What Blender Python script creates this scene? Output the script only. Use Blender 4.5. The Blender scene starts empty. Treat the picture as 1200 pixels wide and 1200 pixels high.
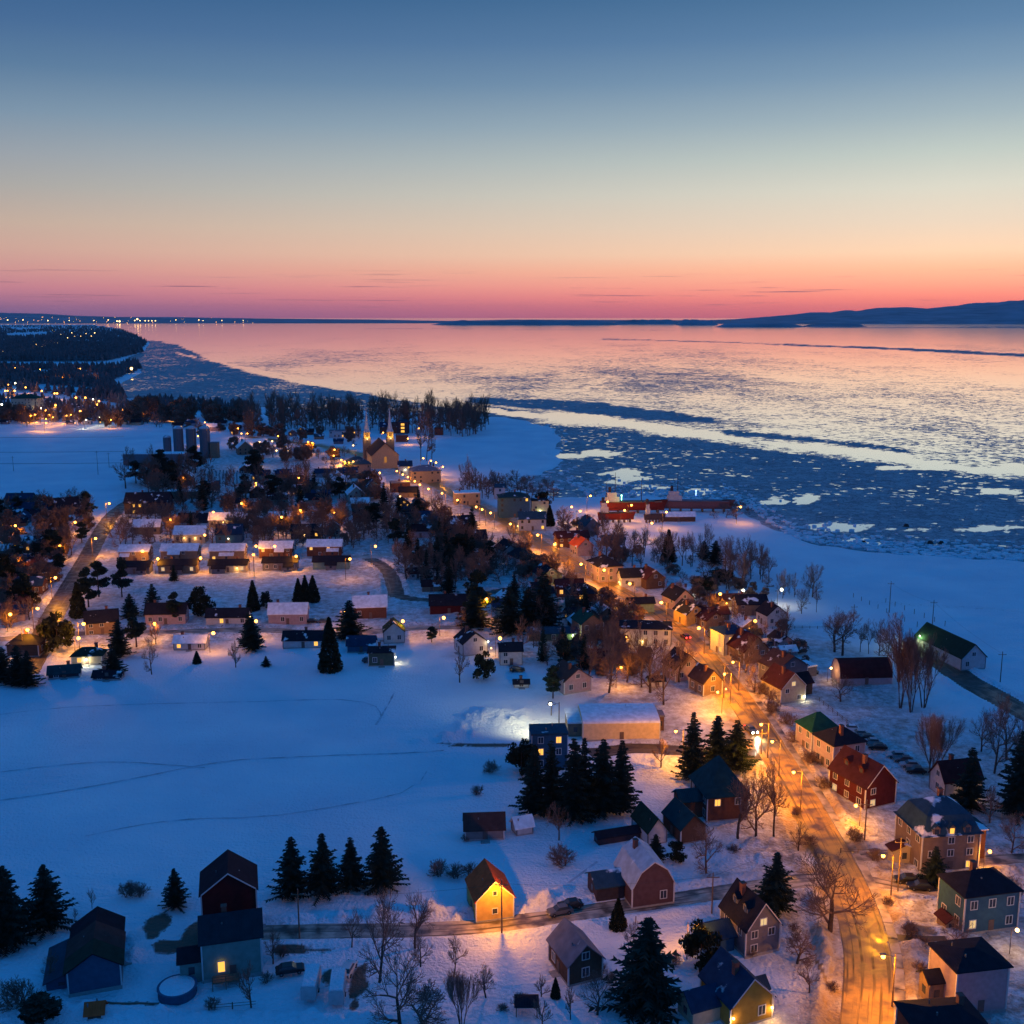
import bpy, math, random
import numpy as np
from mathutils import Vector, noise as mnoise
R = math.radians
random.seed(7)
S = bpy.context.scene
# ---------------------------------------------------------------- camera
FPX, PITCH, CH = 1250.0, R(10.33), 100.0
cd = bpy.data.cameras.new('camera'); cam = bpy.data.objects.new('camera', cd)
S.collection.objects.link(cam); S.camera = cam
cam.location = (0, 0, CH); cam.rotation_euler = (R(90) - PITCH, 0, 0)
cd.sensor_width = 36; cd.sensor_fit = 'HORIZONTAL'; cd.lens = 36 * FPX / 1200
cd.clip_start = 1; cd.clip_end = 200000
S.render.resolution_x = S.render.resolution_y = 1024
# ---------------------------------------------------------------- exposure
S.view_settings.view_transform = 'Standard'; S.view_settings.look = 'None'
S.view_settings.exposure = 0; S.view_settings.gamma = 1
# ---------------------------------------------------------------- dusk sky (no sun: it has set)
W = bpy.data.worlds.new('World'); S.world = W; W.use_nodes = True
wt = W.node_tree; wn = wt.nodes; wl = wt.links; wn.clear()
def s2l(c): return tuple(((v/255)/12.92 if v/255 <= .04045 else ((v/255+.055)/1.055)**2.4) for v in c)
def wnode(t, **k):
    n = wn.new(t)
    for a, b in k.items(): setattr(n, a, b)
    return n
def wmath(op, a, b=None, clamp=False):
    n = wnode('ShaderNodeMath', operation=op, use_clamp=clamp)
    for i, v in enumerate((a, b)):
        if v is None: continue
        if isinstance(v, (int, float)): n.inputs[i].default_value = v
        else: wl.new(v, n.inputs[i])
    return n.outputs[0]
tc = wnode('ShaderNodeTexCoord'); nrm = wnode('ShaderNodeVectorMath', operation='NORMALIZE')
wl.new(tc.outputs['Generated'], nrm.inputs[0])
sep = wnode('ShaderNodeSeparateXYZ'); wl.new(nrm.outputs[0], sep.inputs[0])
elev = wmath('DIVIDE', wmath('ARCSINE', sep.outputs[2]), R(30.0), False)
def ramp(stops):
    r = wnode('ShaderNodeValToRGB'); cr = r.color_ramp
    cr.interpolation = 'EASE' if False else 'LINEAR'
    for i, (e, c) in enumerate(stops):
        el = cr.elements[i] if i < 2 else cr.elements.new(e/30)
        el.position = e/30; el.color = s2l(c) + (1,)
    wl.new(elev, r.inputs[0]); return r.outputs[0]
SKY_L = [(0, (112, 100, 150)), (.3, (124, 106, 152)), (.8, (160, 116, 150)), (1.45, (190, 128, 148)), (2.3, (202, 146, 148)), (3.3, (202, 160, 150)), (4.5, (192, 168, 154)),
         (6.2, (163, 161, 160)), (7.6, (146, 154, 166)), (9.5, (116, 142, 167)), (11.5, (84, 119, 155)), (13.4, (66, 103, 148)), (15.3, (50, 92, 140)), (20, (30, 96, 160)), (29.5, (22, 104, 184))]
SKY_R = [(0, (236, 116, 120)), (.5, (262, 134, 124)), (1.0, (276, 152, 130)), (1.6, (280, 178, 144)), (2.4, (276, 202, 160)), (3.2, (266, 222, 184)), (4.6, (245, 222, 197)),
         (6.2, (226, 222, 205)), (7.8, (198, 208, 200)), (9.5, (165, 184, 192)), (11.5, (128, 157, 182)), (13.4, (98, 134, 170)), (15.3, (78, 118, 156)), (20, (40, 100, 165)), (29.5, (22, 104, 184))]
SKY_B = [(0, (50, 80, 140)), (1, (60, 90, 148)), (4.5, (80, 105, 158)), (8, (60, 105, 165)), (15.3, (30, 98, 170)), (29.5, (22, 104, 184))]
rl, rr, rb = ramp(SKY_L), ramp(SKY_R), ramp(SKY_B)
def wmix(f, a, b):
    m = wnode('ShaderNodeMix', data_type='RGBA'); wl.new(f, m.inputs[0])
    for i, v in ((6, a), (7, b)):
        if isinstance(v, tuple): m.inputs[i].default_value = v
        else: wl.new(v, m.inputs[i])
    return m.outputs[2]
az = wmath('MULTIPLY_ADD', sep.outputs[0], 1.1, True); wn[-1].inputs[2].default_value = .60
front = wmath('MULTIPLY_ADD', sep.outputs[1], 1.4, True); wn[-1].inputs[2].default_value = .25
sky = wmix(front, rb, wmix(az, rl, rr))
# thin streaks of dark cloud low over the far shore
mp = wnode('ShaderNodeMapping'); mp.inputs['Scale'].default_value = (7, 7, 330); mp.inputs['Location'].default_value = (.3, .1, 3.4)
wl.new(nrm.outputs[0], mp.inputs[0])
nz = wnode('ShaderNodeTexNoise'); nz.inputs['Scale'].default_value = 1.5; nz.inputs['Detail'].default_value = 4; wl.new(mp.outputs[0], nz.inputs['Vector'])
st = wmath('MULTIPLY', wmath('SUBTRACT', nz.outputs[0], .615, True), 9, True)
band = wmath('MULTIPLY', wmath('MULTIPLY', wmath('SUBTRACT', elev, .008, True), 60, True), wmath('MULTIPLY', wmath('SUBTRACT', .085, elev, True), 40, True), True)
stf = wmath('MULTIPLY', wmath('MULTIPLY', st, band, True), .75, True)
sky = wmix(stf, sky, s2l((140, 100, 120)) + (1,))
bg = wnode('ShaderNodeBackground'); wl.new(sky, bg.inputs[0]); bg.inputs[1].default_value = 1.0
wo = wnode('ShaderNodeOutputWorld'); wl.new(bg.outputs[0], wo.inputs[0])

# ================================================================ helpers
def ray(px, py):
    u = 600 - py
    return Vector((px - 600, FPX*math.cos(PITCH) + u*math.sin(PITCH), -FPX*math.sin(PITCH) + u*math.cos(PITCH)))
def at(px, py, z=0.0):
    d = ray(px, py); t = (z - CH)/d.z
    return Vector((d.x*t, d.y*t, z))
def scale_at(p): return FPX/(p.y*math.cos(PITCH) + (CH - p.z)*math.sin(PITCH))
def pix(p):
    dy = p[1]*math.cos(PITCH) + (CH-p[2])*math.sin(PITCH)
    v = -p[1]*math.sin(PITCH) + (CH-p[2])*math.cos(PITCH)
    v = p[1]*(-math.sin(PITCH)) + (CH-p[2])*math.cos(PITCH)
    return 600 + FPX*p[0]/dy, 600 + FPX*v/dy
COL = S.collection
# ---------------------------------------------------------------- materials
MAT = {}
def principled(name, col, rough=.8, var=.25, scale=2.0, bump=0, metal=0, spec=.3):
    m = bpy.data.materials.new(name); m.use_nodes = True
    nt = m.node_tree; b = nt.nodes['Principled BSDF']
    b.inputs['Roughness'].default_value = rough; b.inputs['Metallic'].default_value = metal
    b.inputs['Specular IOR Level'].default_value = spec if not name.startswith(('roof','wall','needles','cedar','twig','bark')) else .04
    tcx = nt.nodes.new('ShaderNodeTexCoord')
    n = nt.nodes.new('ShaderNodeTexNoise'); n.inputs['Scale'].default_value = scale; n.inputs['Detail'].default_value = 5
    nt.links.new(tcx.outputs['Object'], n.inputs['Vector'])
    mx = nt.nodes.new('ShaderNodeMix'); mx.data_type = 'RGBA'
    mr = nt.nodes.new('ShaderNodeMapRange'); mr.inputs[1].default_value = .3; mr.inputs[2].default_value = .7
    nt.links.new(n.outputs[0], mr.inputs[0]); nt.links.new(mr.outputs[0], mx.inputs[0])
    mx.inputs[6].default_value = tuple(c*(1-var) for c in col) + (1,)
    mx.inputs[7].default_value = tuple(min(1, c*(1+var)) for c in col) + (1,)
    nt.links.new(mx.outputs[2], b.inputs['Base Color'])
    if bump:
        bp = nt.nodes.new('ShaderNodeBump'); bp.inputs['Strength'].default_value = bump; bp.inputs['Distance'].default_value = .1
        nt.links.new(n.outputs[0], bp.inputs['Height']); nt.links.new(bp.outputs[0], b.inputs['Normal'])
    MAT[name] = m; m['mix'] = mx.name; return m
def emissive(name, col, strength):
    m = bpy.data.materials.new(name); m.use_nodes = True; nt = m.node_tree; nt.nodes.clear()
    e = nt.nodes.new('ShaderNodeEmission'); e.inputs[0].default_value = tuple(col) + (1,); e.inputs[1].default_value = strength
    o = nt.nodes.new('ShaderNodeOutputMaterial'); nt.links.new(e.outputs[0], o.inputs[0])
    m.cycles.emission_sampling = 'NONE'; MAT[name] = m; return m
WALLC = dict(white=(.46,.47,.49), cream=(.44,.38,.28), yellow=(.34,.22,.05), gold=(.55,.36,.12), ochre=(.42,.31,.2), sand=(.66,.52,.32), red=(.085,.02,.022), brick=(.14,.065,.048), brown=(.12,.07,.05), purple=(.11,.065,.075),
             grey=(.16,.155,.18), blue=(.045,.11,.18), green=(.07,.1,.08), pink=(.38,.29,.31), mint=(.17,.27,.25), tan=(.24,.17,.12), stone=(.2,.15,.13), dark=(.06,.05,.06), wood=(.22,.19,.19))
ROOFC = dict(black=(.022,.022,.03), navy=(.02,.045,.085), green=(.012,.07,.05), dgreen=(.015,.04,.03), teal=(.016,.055,.062), red=(.6,.1,.035), maroon=(.065,.022,.024), brown=(.07,.042,.04),
             grey=(.17,.17,.2), slate=(.03,.07,.1), snow=(.78,.8,.84), pale=(.45,.5,.55), dslate=(.02,.034,.045))
def wallmat(c):
    k = 'wall_' + c
    if k in MAT: return MAT[k]
    m = principled(k, WALLC[c], .85, .12, 1.2); nt = m.node_tree; b = nt.nodes['Principled BSDF']
    w = nt.nodes.new('ShaderNodeTexWave'); w.wave_type = 'BANDS'; w.bands_direction = 'Z'; w.inputs['Scale'].default_value = 2.2; w.wave_profile = 'SAW'
    tcx = nt.nodes.new('ShaderNodeTexCoord'); nt.links.new(tcx.outputs['Object'], w.inputs['Vector'])
    bp = nt.nodes.new('ShaderNodeBump'); bp.inputs['Strength'].default_value = .5; bp.inputs['Distance'].default_value = .03
    nt.links.new(w.outputs['Fac'], bp.inputs['Height']); nt.links.new(bp.outputs[0], b.inputs['Normal'])
    return m
def roofmat(c, snow=.0):
    k = 'roof_%s_%d' % (c, int(snow*100))
    if k in MAT: return MAT[k]
    m = principled(k, ROOFC[c], .9, .18, .8); nt = m.node_tree; b = nt.nodes['Principled BSDF']
    mx = nt.nodes[m['mix']]
    tcx = nt.nodes.new('ShaderNodeTexCoord')
    w = nt.nodes.new('ShaderNodeTexWave'); w.wave_type = 'BANDS'; w.bands_direction = 'X'; w.inputs['Scale'].default_value = .8
    nt.links.new(tcx.outputs['Object'], w.inputs['Vector'])
    bp = nt.nodes.new('ShaderNodeBump'); bp.inputs['Strength'].default_value = .4; bp.inputs['Distance'].default_value = .04
    nt.links.new(w.outputs['Fac'], bp.inputs['Height']); nt.links.new(bp.outputs[0], b.inputs['Normal'])
    if snow > .1:
        oi = nt.nodes.new('ShaderNodeObjectInfo'); ad = nt.nodes.new('ShaderNodeVectorMath'); ad.operation = 'ADD'
        nt.links.new(tcx.outputs['Object'], ad.inputs[0]); nt.links.new(oi.outputs['Location'], ad.inputs[1])
        n = nt.nodes.new('ShaderNodeTexNoise'); n.inputs['Scale'].default_value = .28; n.inputs['Detail'].default_value = 6
        nt.links.new(ad.outputs[0], n.inputs['Vector'])
        mr = nt.nodes.new('ShaderNodeMapRange'); mr.inputs[1].default_value = .70 - .34*snow; mr.inputs[2].default_value = .76 - .34*snow
        nt.links.new(n.outputs[0], mr.inputs[0])
        m2 = nt.nodes.new('ShaderNodeMix'); m2.data_type = 'RGBA'; nt.links.new(mr.outputs[0], m2.inputs[0])
        nt.links.new(mx.outputs[2], m2.inputs[6]); m2.inputs[7].default_value = (.75, .78, .82, 1)
        nt.links.new(m2.outputs[2], b.inputs['Base Color'])
    return m
principled('trim', (.55,.55,.56), .6, .05)
principled('bark', (.085,.06,.05), .95, .3, 3)
principled('twig', (.19,.125,.1), .95, .3, 1)
principled('needles', (.026,.042,.032), .9, .45, .9)
principled('cedar', (.026,.032,.02), .9, .45, .9)
principled('pole_wood', (.16,.11,.075), .9, .2, 3)
principled('metal', (.2,.2,.21), .45, .1, 3, metal=.6)
principled('dark_metal', (.03,.03,.035), .5, .1)
principled('tyre', (.015,.015,.015), .9, .1)
principled('concrete', (.3,.3,.3), .9, .15, 2)
principled('chimney_brick', (.16,.07,.055), .9, .2, 6)
principled('door', (.13,.09,.08), .6, .1)
principled('mud', (.04,.035,.034), .85, .35, .6)
g = principled('glass_dark', (.035,.045,.06), .08, .1, spec=.6)
emissive('lit_warm', (1, .48, .08), 1.5); emissive('lit_pale', (1, .66, .3), .85); emissive('lit_dim', (1, .4, .1), .4)
emissive('bulb_sodium', (1, .36, .045), 15); emissive('bulb_white', (1, .93, .62), 14); emissive('bulb_warm', (1, .58, .18), 10); emissive('bulb_green', (.3, 1, .5), 8); emissive('bulb_blue', (.15, .25, 1), 8)
emissive('head_light', (1, .85, .6), 60); emissive('tail_light', (1, .03, .02), 14)
# ---------------------------------------------------------------- mesh kit
class MB:
    def __init__(s): s.v = []; s.f = []
    def poly(s, pts):
        b = len(s.v); s.v += [tuple(p) for p in pts]; s.f.append(tuple(range(b, b+len(pts))))
    def box(s, x0, x1, y0, y1, z0, z1):
        b = len(s.v); s.v += [(x0,y0,z0),(x1,y0,z0),(x1,y1,z0),(x0,y1,z0),(x0,y0,z1),(x1,y0,z1),(x1,y1,z1),(x0,y1,z1)]
        for f in ((0,3,2,1),(4,5,6,7),(0,1,5,4),(1,2,6,5),(2,3,7,6),(3,0,4,7)): s.f.append(tuple(b+i for i in f))
        return s
    def frus(s, lo, hi):                       # lo/hi = (x0,x1,y0,y1,z)
        b = len(s.v)
        for (x0,x1,y0,y1,z) in (lo, hi): s.v += [(x0,y0,z),(x1,y0,z),(x1,y1,z),(x0,y1,z)]
        for f in ((0,3,2,1),(4,5,6,7),(0,1,5,4),(1,2,6,5),(2,3,7,6),(3,0,4,7)): s.f.append(tuple(b+i for i in f))
        return s
    def extrude(s, prof, x0, x1):              # closed profile of (y,z) extruded along x
        b = len(s.v); n = len(prof)
        s.v += [(x0, y, z) for y, z in prof] + [(x1, y, z) for y, z in prof]
        s.f.append(tuple(b+n-1-i for i in range(n))); s.f.append(tuple(b+n+i for i in range(n)))
        for i in range(n): j = (i+1) % n; s.f.append((b+i, b+j, b+n+j, b+n+i))
        return s
    def tube(s, p0, p1, r0, r1=None, n=6, cap=True):
        r1 = r0 if r1 is None else r1
        p0 = Vector(p0); p1 = Vector(p1); d = (p1-p0)
        if d.length < 1e-6: return s
        d.normalize(); a = d.orthogonal().normalized(); c = d.cross(a); b = len(s.v)
        for p, r in ((p0, r0), (p1, r1)):
            for i in range(n):
                t = 2*math.pi*i/n; s.v.append(tuple(p + a*(r*math.cos(t)) + c*(r*math.sin(t))))
        for i in range(n): j = (i+1) % n; s.f.append((b+i, b+j, b+n+j, b+n+i))
        if cap: s.f.append(tuple(b+n-1-i for i in range(n))); s.f.append(tuple(b+n+i for i in range(n)))
        return s
    def lathe(s, prof, n=16, c=(0,0)):         # prof (r,z)
        b = len(s.v)
        for r, z in prof:
            for i in range(n): t = 2*math.pi*i/n; s.v.append((c[0]+r*math.cos(t), c[1]+r*math.sin(t), z))
        for k in range(len(prof)-1):
            for i in range(n): j = (i+1) % n; s.f.append((b+k*n+i, b+k*n+j, b+(k+1)*n+j, b+(k+1)*n+i))
        s.f.append(tuple(b+i for i in range(n))[::-1]); s.f.append(tuple(b+(len(prof)-1)*n+i for i in range(n)))
        return s
    def mesh(s, name, m, smooth=False):
        me = bpy.data.meshes.new(name); me.from_pydata(s.v, [], s.f)
        if m: me.materials.append(m if not isinstance(m, str) else MAT[m])
        if smooth: me.polygons.foreach_set('use_smooth', [True]*len(me.polygons))
        me.update(); return me
    def build(s, name, m, parent=None, smooth=False):
        return link(name, s.mesh(name, m, smooth), parent)
def link(name, me, parent=None, loc=None, rz=None):
    o = bpy.data.objects.new(name, me); COL.objects.link(o)
    if parent: o.parent = parent
    if loc is not None: o.location = loc
    if rz is not None: o.rotation_euler = (0, 0, rz)
    return o
def tag(o, label=None, cat=None, group=None, kind=None):
    if label: o['label'] = label
    if cat: o['category'] = cat
    if group: o['group'] = group
    if kind: o['kind'] = kind
    return o
def empty(name, loc, rz=0, label=None, cat=None, group=None):
    o = bpy.data.objects.new(name, None); COL.objects.link(o); o.location = loc; o.rotation_euler = (0, 0, rz); o.empty_display_size = .5
    return tag(o, label, cat, group)
def copy_tree(o, parent=None):
    c = o.copy(); COL.objects.link(c); c.parent = parent
    for ch in o.children: copy_tree(ch, c)
    return c
ORD = 'first second third fourth fifth sixth seventh eighth ninth tenth eleventh twelfth thirteenth fourteenth fifteenth sixteenth seventeenth eighteenth nineteenth twentieth'.split()
AUTO = {}
def auto(o, cluster, desc, where, px, order='left'):
    """label later: desc, Nth from the left/bottom where"""
    AUTO.setdefault(cluster, []).append((o, desc, where, px, order))
def finish_labels():
    for cl, L in AUTO.items():
        L.sort(key=lambda t: t[3]); n = len(L)
        for i, (o, desc, where, px, order) in enumerate(L):
            if n > 20: o['label'] = '%s %s' % (desc, where)
            elif n == 1: o['label'] = '%s %s' % (desc, where)
            else: o['label'] = '%s, %s from the %s %s' % (desc, ORD[i], order, where)
            o['group'] = cl
def point_light(parent, loc, power, col=(1,.47,.1), r=.25, spot=0):
    k = ('L', round(power), col, r, spot)
    if k not in MAT:
        l = bpy.data.lights.new('lamp_light', 'SPOT' if spot else 'POINT'); l.energy = power; l.color = col; l.shadow_soft_size = r; MAT[k] = l
        if spot: l.spot_size = R(spot); l.spot_blend = 1
    o = bpy.data.objects.new('lamp_light', MAT[k]); COL.objects.link(o); o.parent = parent; o.location = loc; return o
# ================================================================ ROADS (centre lines given in photo pixels, turned into ground points)
def smooth_line(pts, step=4.0):
    P = [at(*p) for p in pts]; out = []
    for i in range(len(P)-1):
        p0 = P[max(0, i-1)]; p1 = P[i]; p2 = P[i+1]; p3 = P[min(len(P)-1, i+2)]
        n = max(1, int((p2-p1).length/step))
        for k in range(n):
            t = k/n; out.append(.5*((2*p1) + (p2-p0)*t + (2*p0-5*p1+4*p2-p3)*t*t + (3*p1-p0-3*p2+p3)*t**3))
    out.append(P[-1]); return out
ROADS = {
 'main':  ([(1000,1400),(1010,1250),(1016,1180),(1017,1130),(1008,1080),(984,1020),(952,960),(915,895),(884,845),(852,800),(815,757),(775,722),(735,697),(690,672),(645,645),(600,616),(555,592),(510,568),(478,553),(448,541),(412,530),(370,522),(330,517),(290,512)], 7.2, .030),
 'lane':  ([(262,1094),(340,1092),(430,1091),(520,1089),(590,1083),(660,1073),(730,1063),(800,1053),(870,1042),(940,1032),(996,1030)], 4.6, .022),
 'west':  ([(28,790),(45,760),(62,722),(84,685),(103,652),(116,628),(130,606),(146,592),(165,582)], 8, .026),
 'mid':   ([(-60,752),(20,748),(90,743),(200,741),(300,738),(400,744),(470,737),(560,734),(620,722),(680,705),(742,700)], 6.0, .018),
 'row':   ([(110,646),(150,654),(200,656.5),(260,655.5),(330,654.5),(400,653),(440,652),(500,640),(560,622),(585,610)], 6.5, .014),
 'asphalt_bend': ([(424,651),(444,660),(457,673),(463,690),(470,700),(520,703),(600,690)], 6.5, .010),
 'school':([(-60,632),(40,628),(116,626)], 5, .010),
 'cross': ([(130,604),(190,601),(260,604),(340,606),(420,600),(500,585),(530,578)], 5, .006),
 'arena': ([(690,884),(740,877),(790,879),(850,884),(905,885)], 6.5, .010),
 'river': ([(1074,752),(1100,772),(1130,796),(1170,818),(1220,845),(1300,880)], 9.5, .022),
 'manor': ([(985,1008),(1030,1000),(1100,1012),(1180,1006),(1260,1004)], 4, .006),
 'cars':  ([(1010,1032),(1060,1042),(1100,1044)], 4, .010),
 'yard':  ([(1020,1098),(1060,1100),(1110,1102)], 2.4, .010),
}
principled('x', (.5,.5,.5))
def road_mat(name, asphalt, slush, amount):
    m = bpy.data.materials.new(name); m.use_nodes = True; nt = m.node_tree; b = nt.nodes['Principled BSDF']
    L = nt.links.new; N = nt.nodes.new
    uv = N('ShaderNodeUVMap'); mp = N('ShaderNodeMapping'); mp.inputs['Scale'].default_value = (1.3, .03, 1); L(uv.outputs[0], mp.inputs[0])
    n = N('ShaderNodeTexNoise'); n.inputs['Scale'].default_value = 1; n.inputs['Detail'].default_value = 7; n.inputs['Roughness'].default_value = .62; L(mp.outputs[0], n.inputs['Vector'])
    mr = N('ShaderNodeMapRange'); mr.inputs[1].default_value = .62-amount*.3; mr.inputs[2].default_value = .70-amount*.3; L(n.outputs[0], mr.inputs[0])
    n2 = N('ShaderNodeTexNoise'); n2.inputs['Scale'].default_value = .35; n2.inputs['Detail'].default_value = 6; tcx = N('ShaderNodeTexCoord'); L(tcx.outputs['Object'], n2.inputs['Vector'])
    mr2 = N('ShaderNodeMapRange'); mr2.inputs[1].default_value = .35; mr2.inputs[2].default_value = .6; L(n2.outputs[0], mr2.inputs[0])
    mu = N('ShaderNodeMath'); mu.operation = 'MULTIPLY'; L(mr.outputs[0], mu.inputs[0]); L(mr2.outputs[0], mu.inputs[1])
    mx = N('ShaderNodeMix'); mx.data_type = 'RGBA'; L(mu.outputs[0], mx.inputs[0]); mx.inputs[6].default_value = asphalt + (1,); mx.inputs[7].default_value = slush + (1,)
    L(mx.outputs[2], b.inputs['Base Color'])
    mr3 = N('ShaderNodeMapRange'); L(n2.outputs[0], mr3.inputs[0]); mr3.inputs[1].default_value = .4; mr3.inputs[2].default_value = .6; mr3.inputs[3].default_value = .32; mr3.inputs[4].default_value = .7
    L(mr3.outputs[0], b.inputs['Roughness']); b.inputs['Specular IOR Level'].default_value = .5
    MAT[name] = m; return m
road_mat('asphalt_main_lamplit', (.1,.062,.016), (.44,.27,.075), .74)  # sandy brown road, colour pushed toward the orange of the lamplight
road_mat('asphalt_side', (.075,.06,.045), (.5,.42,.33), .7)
road_mat('packed_snow', (.24,.2,.16), (.55,.5,.44), .95)
road_mat('bare_asphalt', (.055,.042,.032), (.3,.24,.18), .2)
RM = dict(main='asphalt_main_lamplit', lane='asphalt_side', west='bare_asphalt', mid='asphalt_side', row='packed_snow', asphalt_bend='bare_asphalt', school='packed_snow', cross='packed_snow', arena='bare_asphalt', river='bare_asphalt', manor='asphalt_side', cars='asphalt_side', yard='bare_asphalt')
def strip(name, line, w, z, m, off=0.0, wob=0.0):
    vs = []; uvs = []; fs = []; L = 0
    for i, p in enumerate(line):
        d = (line[min(i+1, len(line)-1)] - line[max(i-1, 0)]).normalized(); nn = Vector((-d.y, d.x, 0))
        if i: L += (p-line[i-1]).length
        for k in range(5):
            u = (k/4-.5)*w
            if k in (0, 4) and wob: u += wob*mnoise.noise(Vector((p.x*.25, p.y*.25, k)))
            q = p + nn*(u+off); vs.append((q.x, q.y, z)); uvs.append((u, L))
    for i in range(len(line)-1):
        for k in range(4): a = i*5+k; fs.append((a, a+1, a+6, a+5))
    me = bpy.data.meshes.new(name); me.from_pydata(vs, [], fs); me.materials.append(MAT[m])
    ul = me.uv_layers.new(name='UVMap')
    for lp in me.loops: ul.data[lp.index].uv = uvs[lp.vertex_index]
    if me.polygons[0].normal.z < 0: me.flip_normals()
    return me
RL = {}
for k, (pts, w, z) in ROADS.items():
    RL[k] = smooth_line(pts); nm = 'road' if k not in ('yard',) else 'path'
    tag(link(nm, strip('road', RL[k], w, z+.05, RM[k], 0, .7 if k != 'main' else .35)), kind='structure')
# pavement on the right of the main road: a real raised strip with a kerb
near_main = [p for p in RL['main'] if p.y < 330]
mb = MB()
for i in range(len(near_main)-1):
    d0 = (near_main[i+1]-near_main[i]).normalized(); n0 = Vector((d0.y, -d0.x, 0))
    d1 = (near_main[min(i+2, len(near_main)-1)]-near_main[i]).normalized(); n1 = Vector((d1.y, -d1.x, 0)) if i else n0
    a, b_ = near_main[i], near_main[i+1]
    q = [a+n0*3.75, b_+n0*3.75, b_+n0*5.3, a+n0*5.3]
    lo = [(p.x, p.y, .0) for p in q]; hi = [(p.x, p.y, .2) for p in q]
    mb.poly(hi[::-1]); mb.poly([lo[0], lo[1], hi[1], hi[0]]); mb.poly([lo[2], lo[3], hi[3], hi[2]])
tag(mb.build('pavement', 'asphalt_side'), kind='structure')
# ================================================================ GROUND
def vnoise(x, y, seed=0):
    xi = np.floor(x).astype(np.int64); yi = np.floor(y).astype(np.int64); xf = x-xi; yf = y-yi
    def h(a, b):
        n = (a*374761393 + b*668265263 + seed*362437) & 0x7fffffff
        n = ((n ^ (n >> 13))*1274126177) & 0x7fffffff
        return ((n ^ (n >> 16)) & 0xffff)/65535.0
    u = xf*xf*(3-2*xf); v = yf*yf*(3-2*yf)
    return (h(xi, yi)*(1-u)+h(xi+1, yi)*u)*(1-v) + (h(xi, yi+1)*(1-u)+h(xi+1, yi+1)*u)*v
def fbm(x, y, o=4, seed=0):
    s = 0; a = .5; t = 0
    for i in range(o): s = s + a*vnoise(x*2**i+17*i, y*2**i+5*i, seed+i); t += a; a *= .5
    return s/t
def seg_dist(X, Y, line):
    D = np.full(X.shape, 1e9)
    for a, b in zip(line[:-1], line[1:]):
        dx, dy = b[0]-a[0], b[1]-a[1]; l2 = dx*dx+dy*dy+1e-9
        t = np.clip(((X-a[0])*dx+(Y-a[1])*dy)/l2, 0, 1)
        D = np.minimum(D, np.hypot(X-a[0]-t*dx, Y-a[1]-t*dy))
    return D
def inpoly(X, Y, poly):
    c = np.zeros(X.shape, bool); n = len(poly)
    for i in range(n):
        x0, y0 = poly[i]; x1, y1 = poly[(i+1) % n]
        if y0 == y1: continue
        k = ((y0 > Y) != (y1 > Y)) & (X < (x1-x0)*(Y-y0)/(y1-y0)+x0); c ^= k
    return c
def grid_px(xs, ys):
    PX, PY = np.meshgrid(xs, ys); u = 600-PY
    dx = PX-600; dy = FPX*math.cos(PITCH)+u*math.sin(PITCH); dz = -FPX*math.sin(PITCH)+u*math.cos(PITCH)
    t = -CH/dz; return dx*t, dy*t
def grid_mesh(name, X, Y, Z, m):
    r, c = X.shape; V = np.stack([X, Y, Z], -1).reshape(-1, 3)
    idx = np.arange(r*c).reshape(r, c); F = np.stack([idx[:-1, :-1], idx[:-1, 1:], idx[1:, 1:], idx[1:, :-1]], -1).reshape(-1, 4)
    me = bpy.data.meshes.new(name); me.vertices.add(len(V)); me.vertices.foreach_set('co', V.astype(np.float32).ravel())
    me.loops.add(F.size); me.loops.foreach_set('vertex_index', F[:, ::-1].astype(np.int32).ravel())
    me.polygons.add(len(F)); me.polygons.foreach_set('loop_start', np.arange(0, F.size, 4, dtype=np.int32)); me.polygons.foreach_set('loop_total', np.full(len(F), 4, np.int32))
    me.update(); me.validate(); me.polygons.foreach_set('use_smooth', np.ones(len(F), bool)); me.materials.append(m)
    if me.polygons[len(F)//2].normal.z < 0: me.flip_normals()
    return me
SHORE = [(-2500,384),(-600,381.5),(0,380.5),(110,380.5),(140,385),(163,394),(176,402),(168,412),(150,419),(168,427),(165,437),(148,446),(136,453),(146,464),(175,470),(300,476),(420,480),(560,485),(584,487),(612,493),(650,503),(664,516),(660,530),(642,546),(622,560),(612,572),(640,584),(690,583),(760,582),(850,588),(882,597),(903,613),(930,629),(960,637),(1010,643),(1060,650),(1200,657),(1500,668),(3600,700)]
ys = np.concatenate([np.array([373.2,373.6,374,374.6,375.4,376.4,377.4,378.4,379.6,381,382.5]), np.arange(384, 470, 1.5), np.arange(470, 820, 1.7), np.arange(820, 1300, 2.6), np.arange(1302, 1800, 10)])
xs = np.concatenate([np.arange(-2400, -160, 70), np.arange(-160, 1360, 3.0), np.arange(1360, 3700, 70)])
GX, GY = grid_px(xs, ys)
shore_w = [tuple(at(x, y))[:2] for x, y in SHORE]
land_poly = shore_w + [(400, -200), (-400, -200)]
land = inpoly(GX, GY, land_poly)
sd = seg_dist(GX, GY, shore_w); sd = np.where(land, sd, -sd)
sd = sd + (fbm(GX/26, GY/40, 4, 91)-.5)*np.where((GY > 330) & (GY < 1400), 34, 12)
GZ = np.clip(sd/8.0, -1, 1)*1.2 - 1.2            # 0 inland, -2.4 in the river bed
GZ = np.where(sd > 8, 0, GZ)
rd = np.full(GX.shape, 1e9); nearm = (GY < 1100)
for k, (pts, w, z) in ROADS.items():
    ln = [(p.x, p.y) for p in RL[k]][::2] + [(RL[k][-1].x, RL[k][-1].y)]
    rd[nearm] = np.minimum(rd[nearm], seg_dist(GX[nearm], GY[nearm], ln)-w/2 - (1.6 if k == 'main' else 0))
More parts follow.
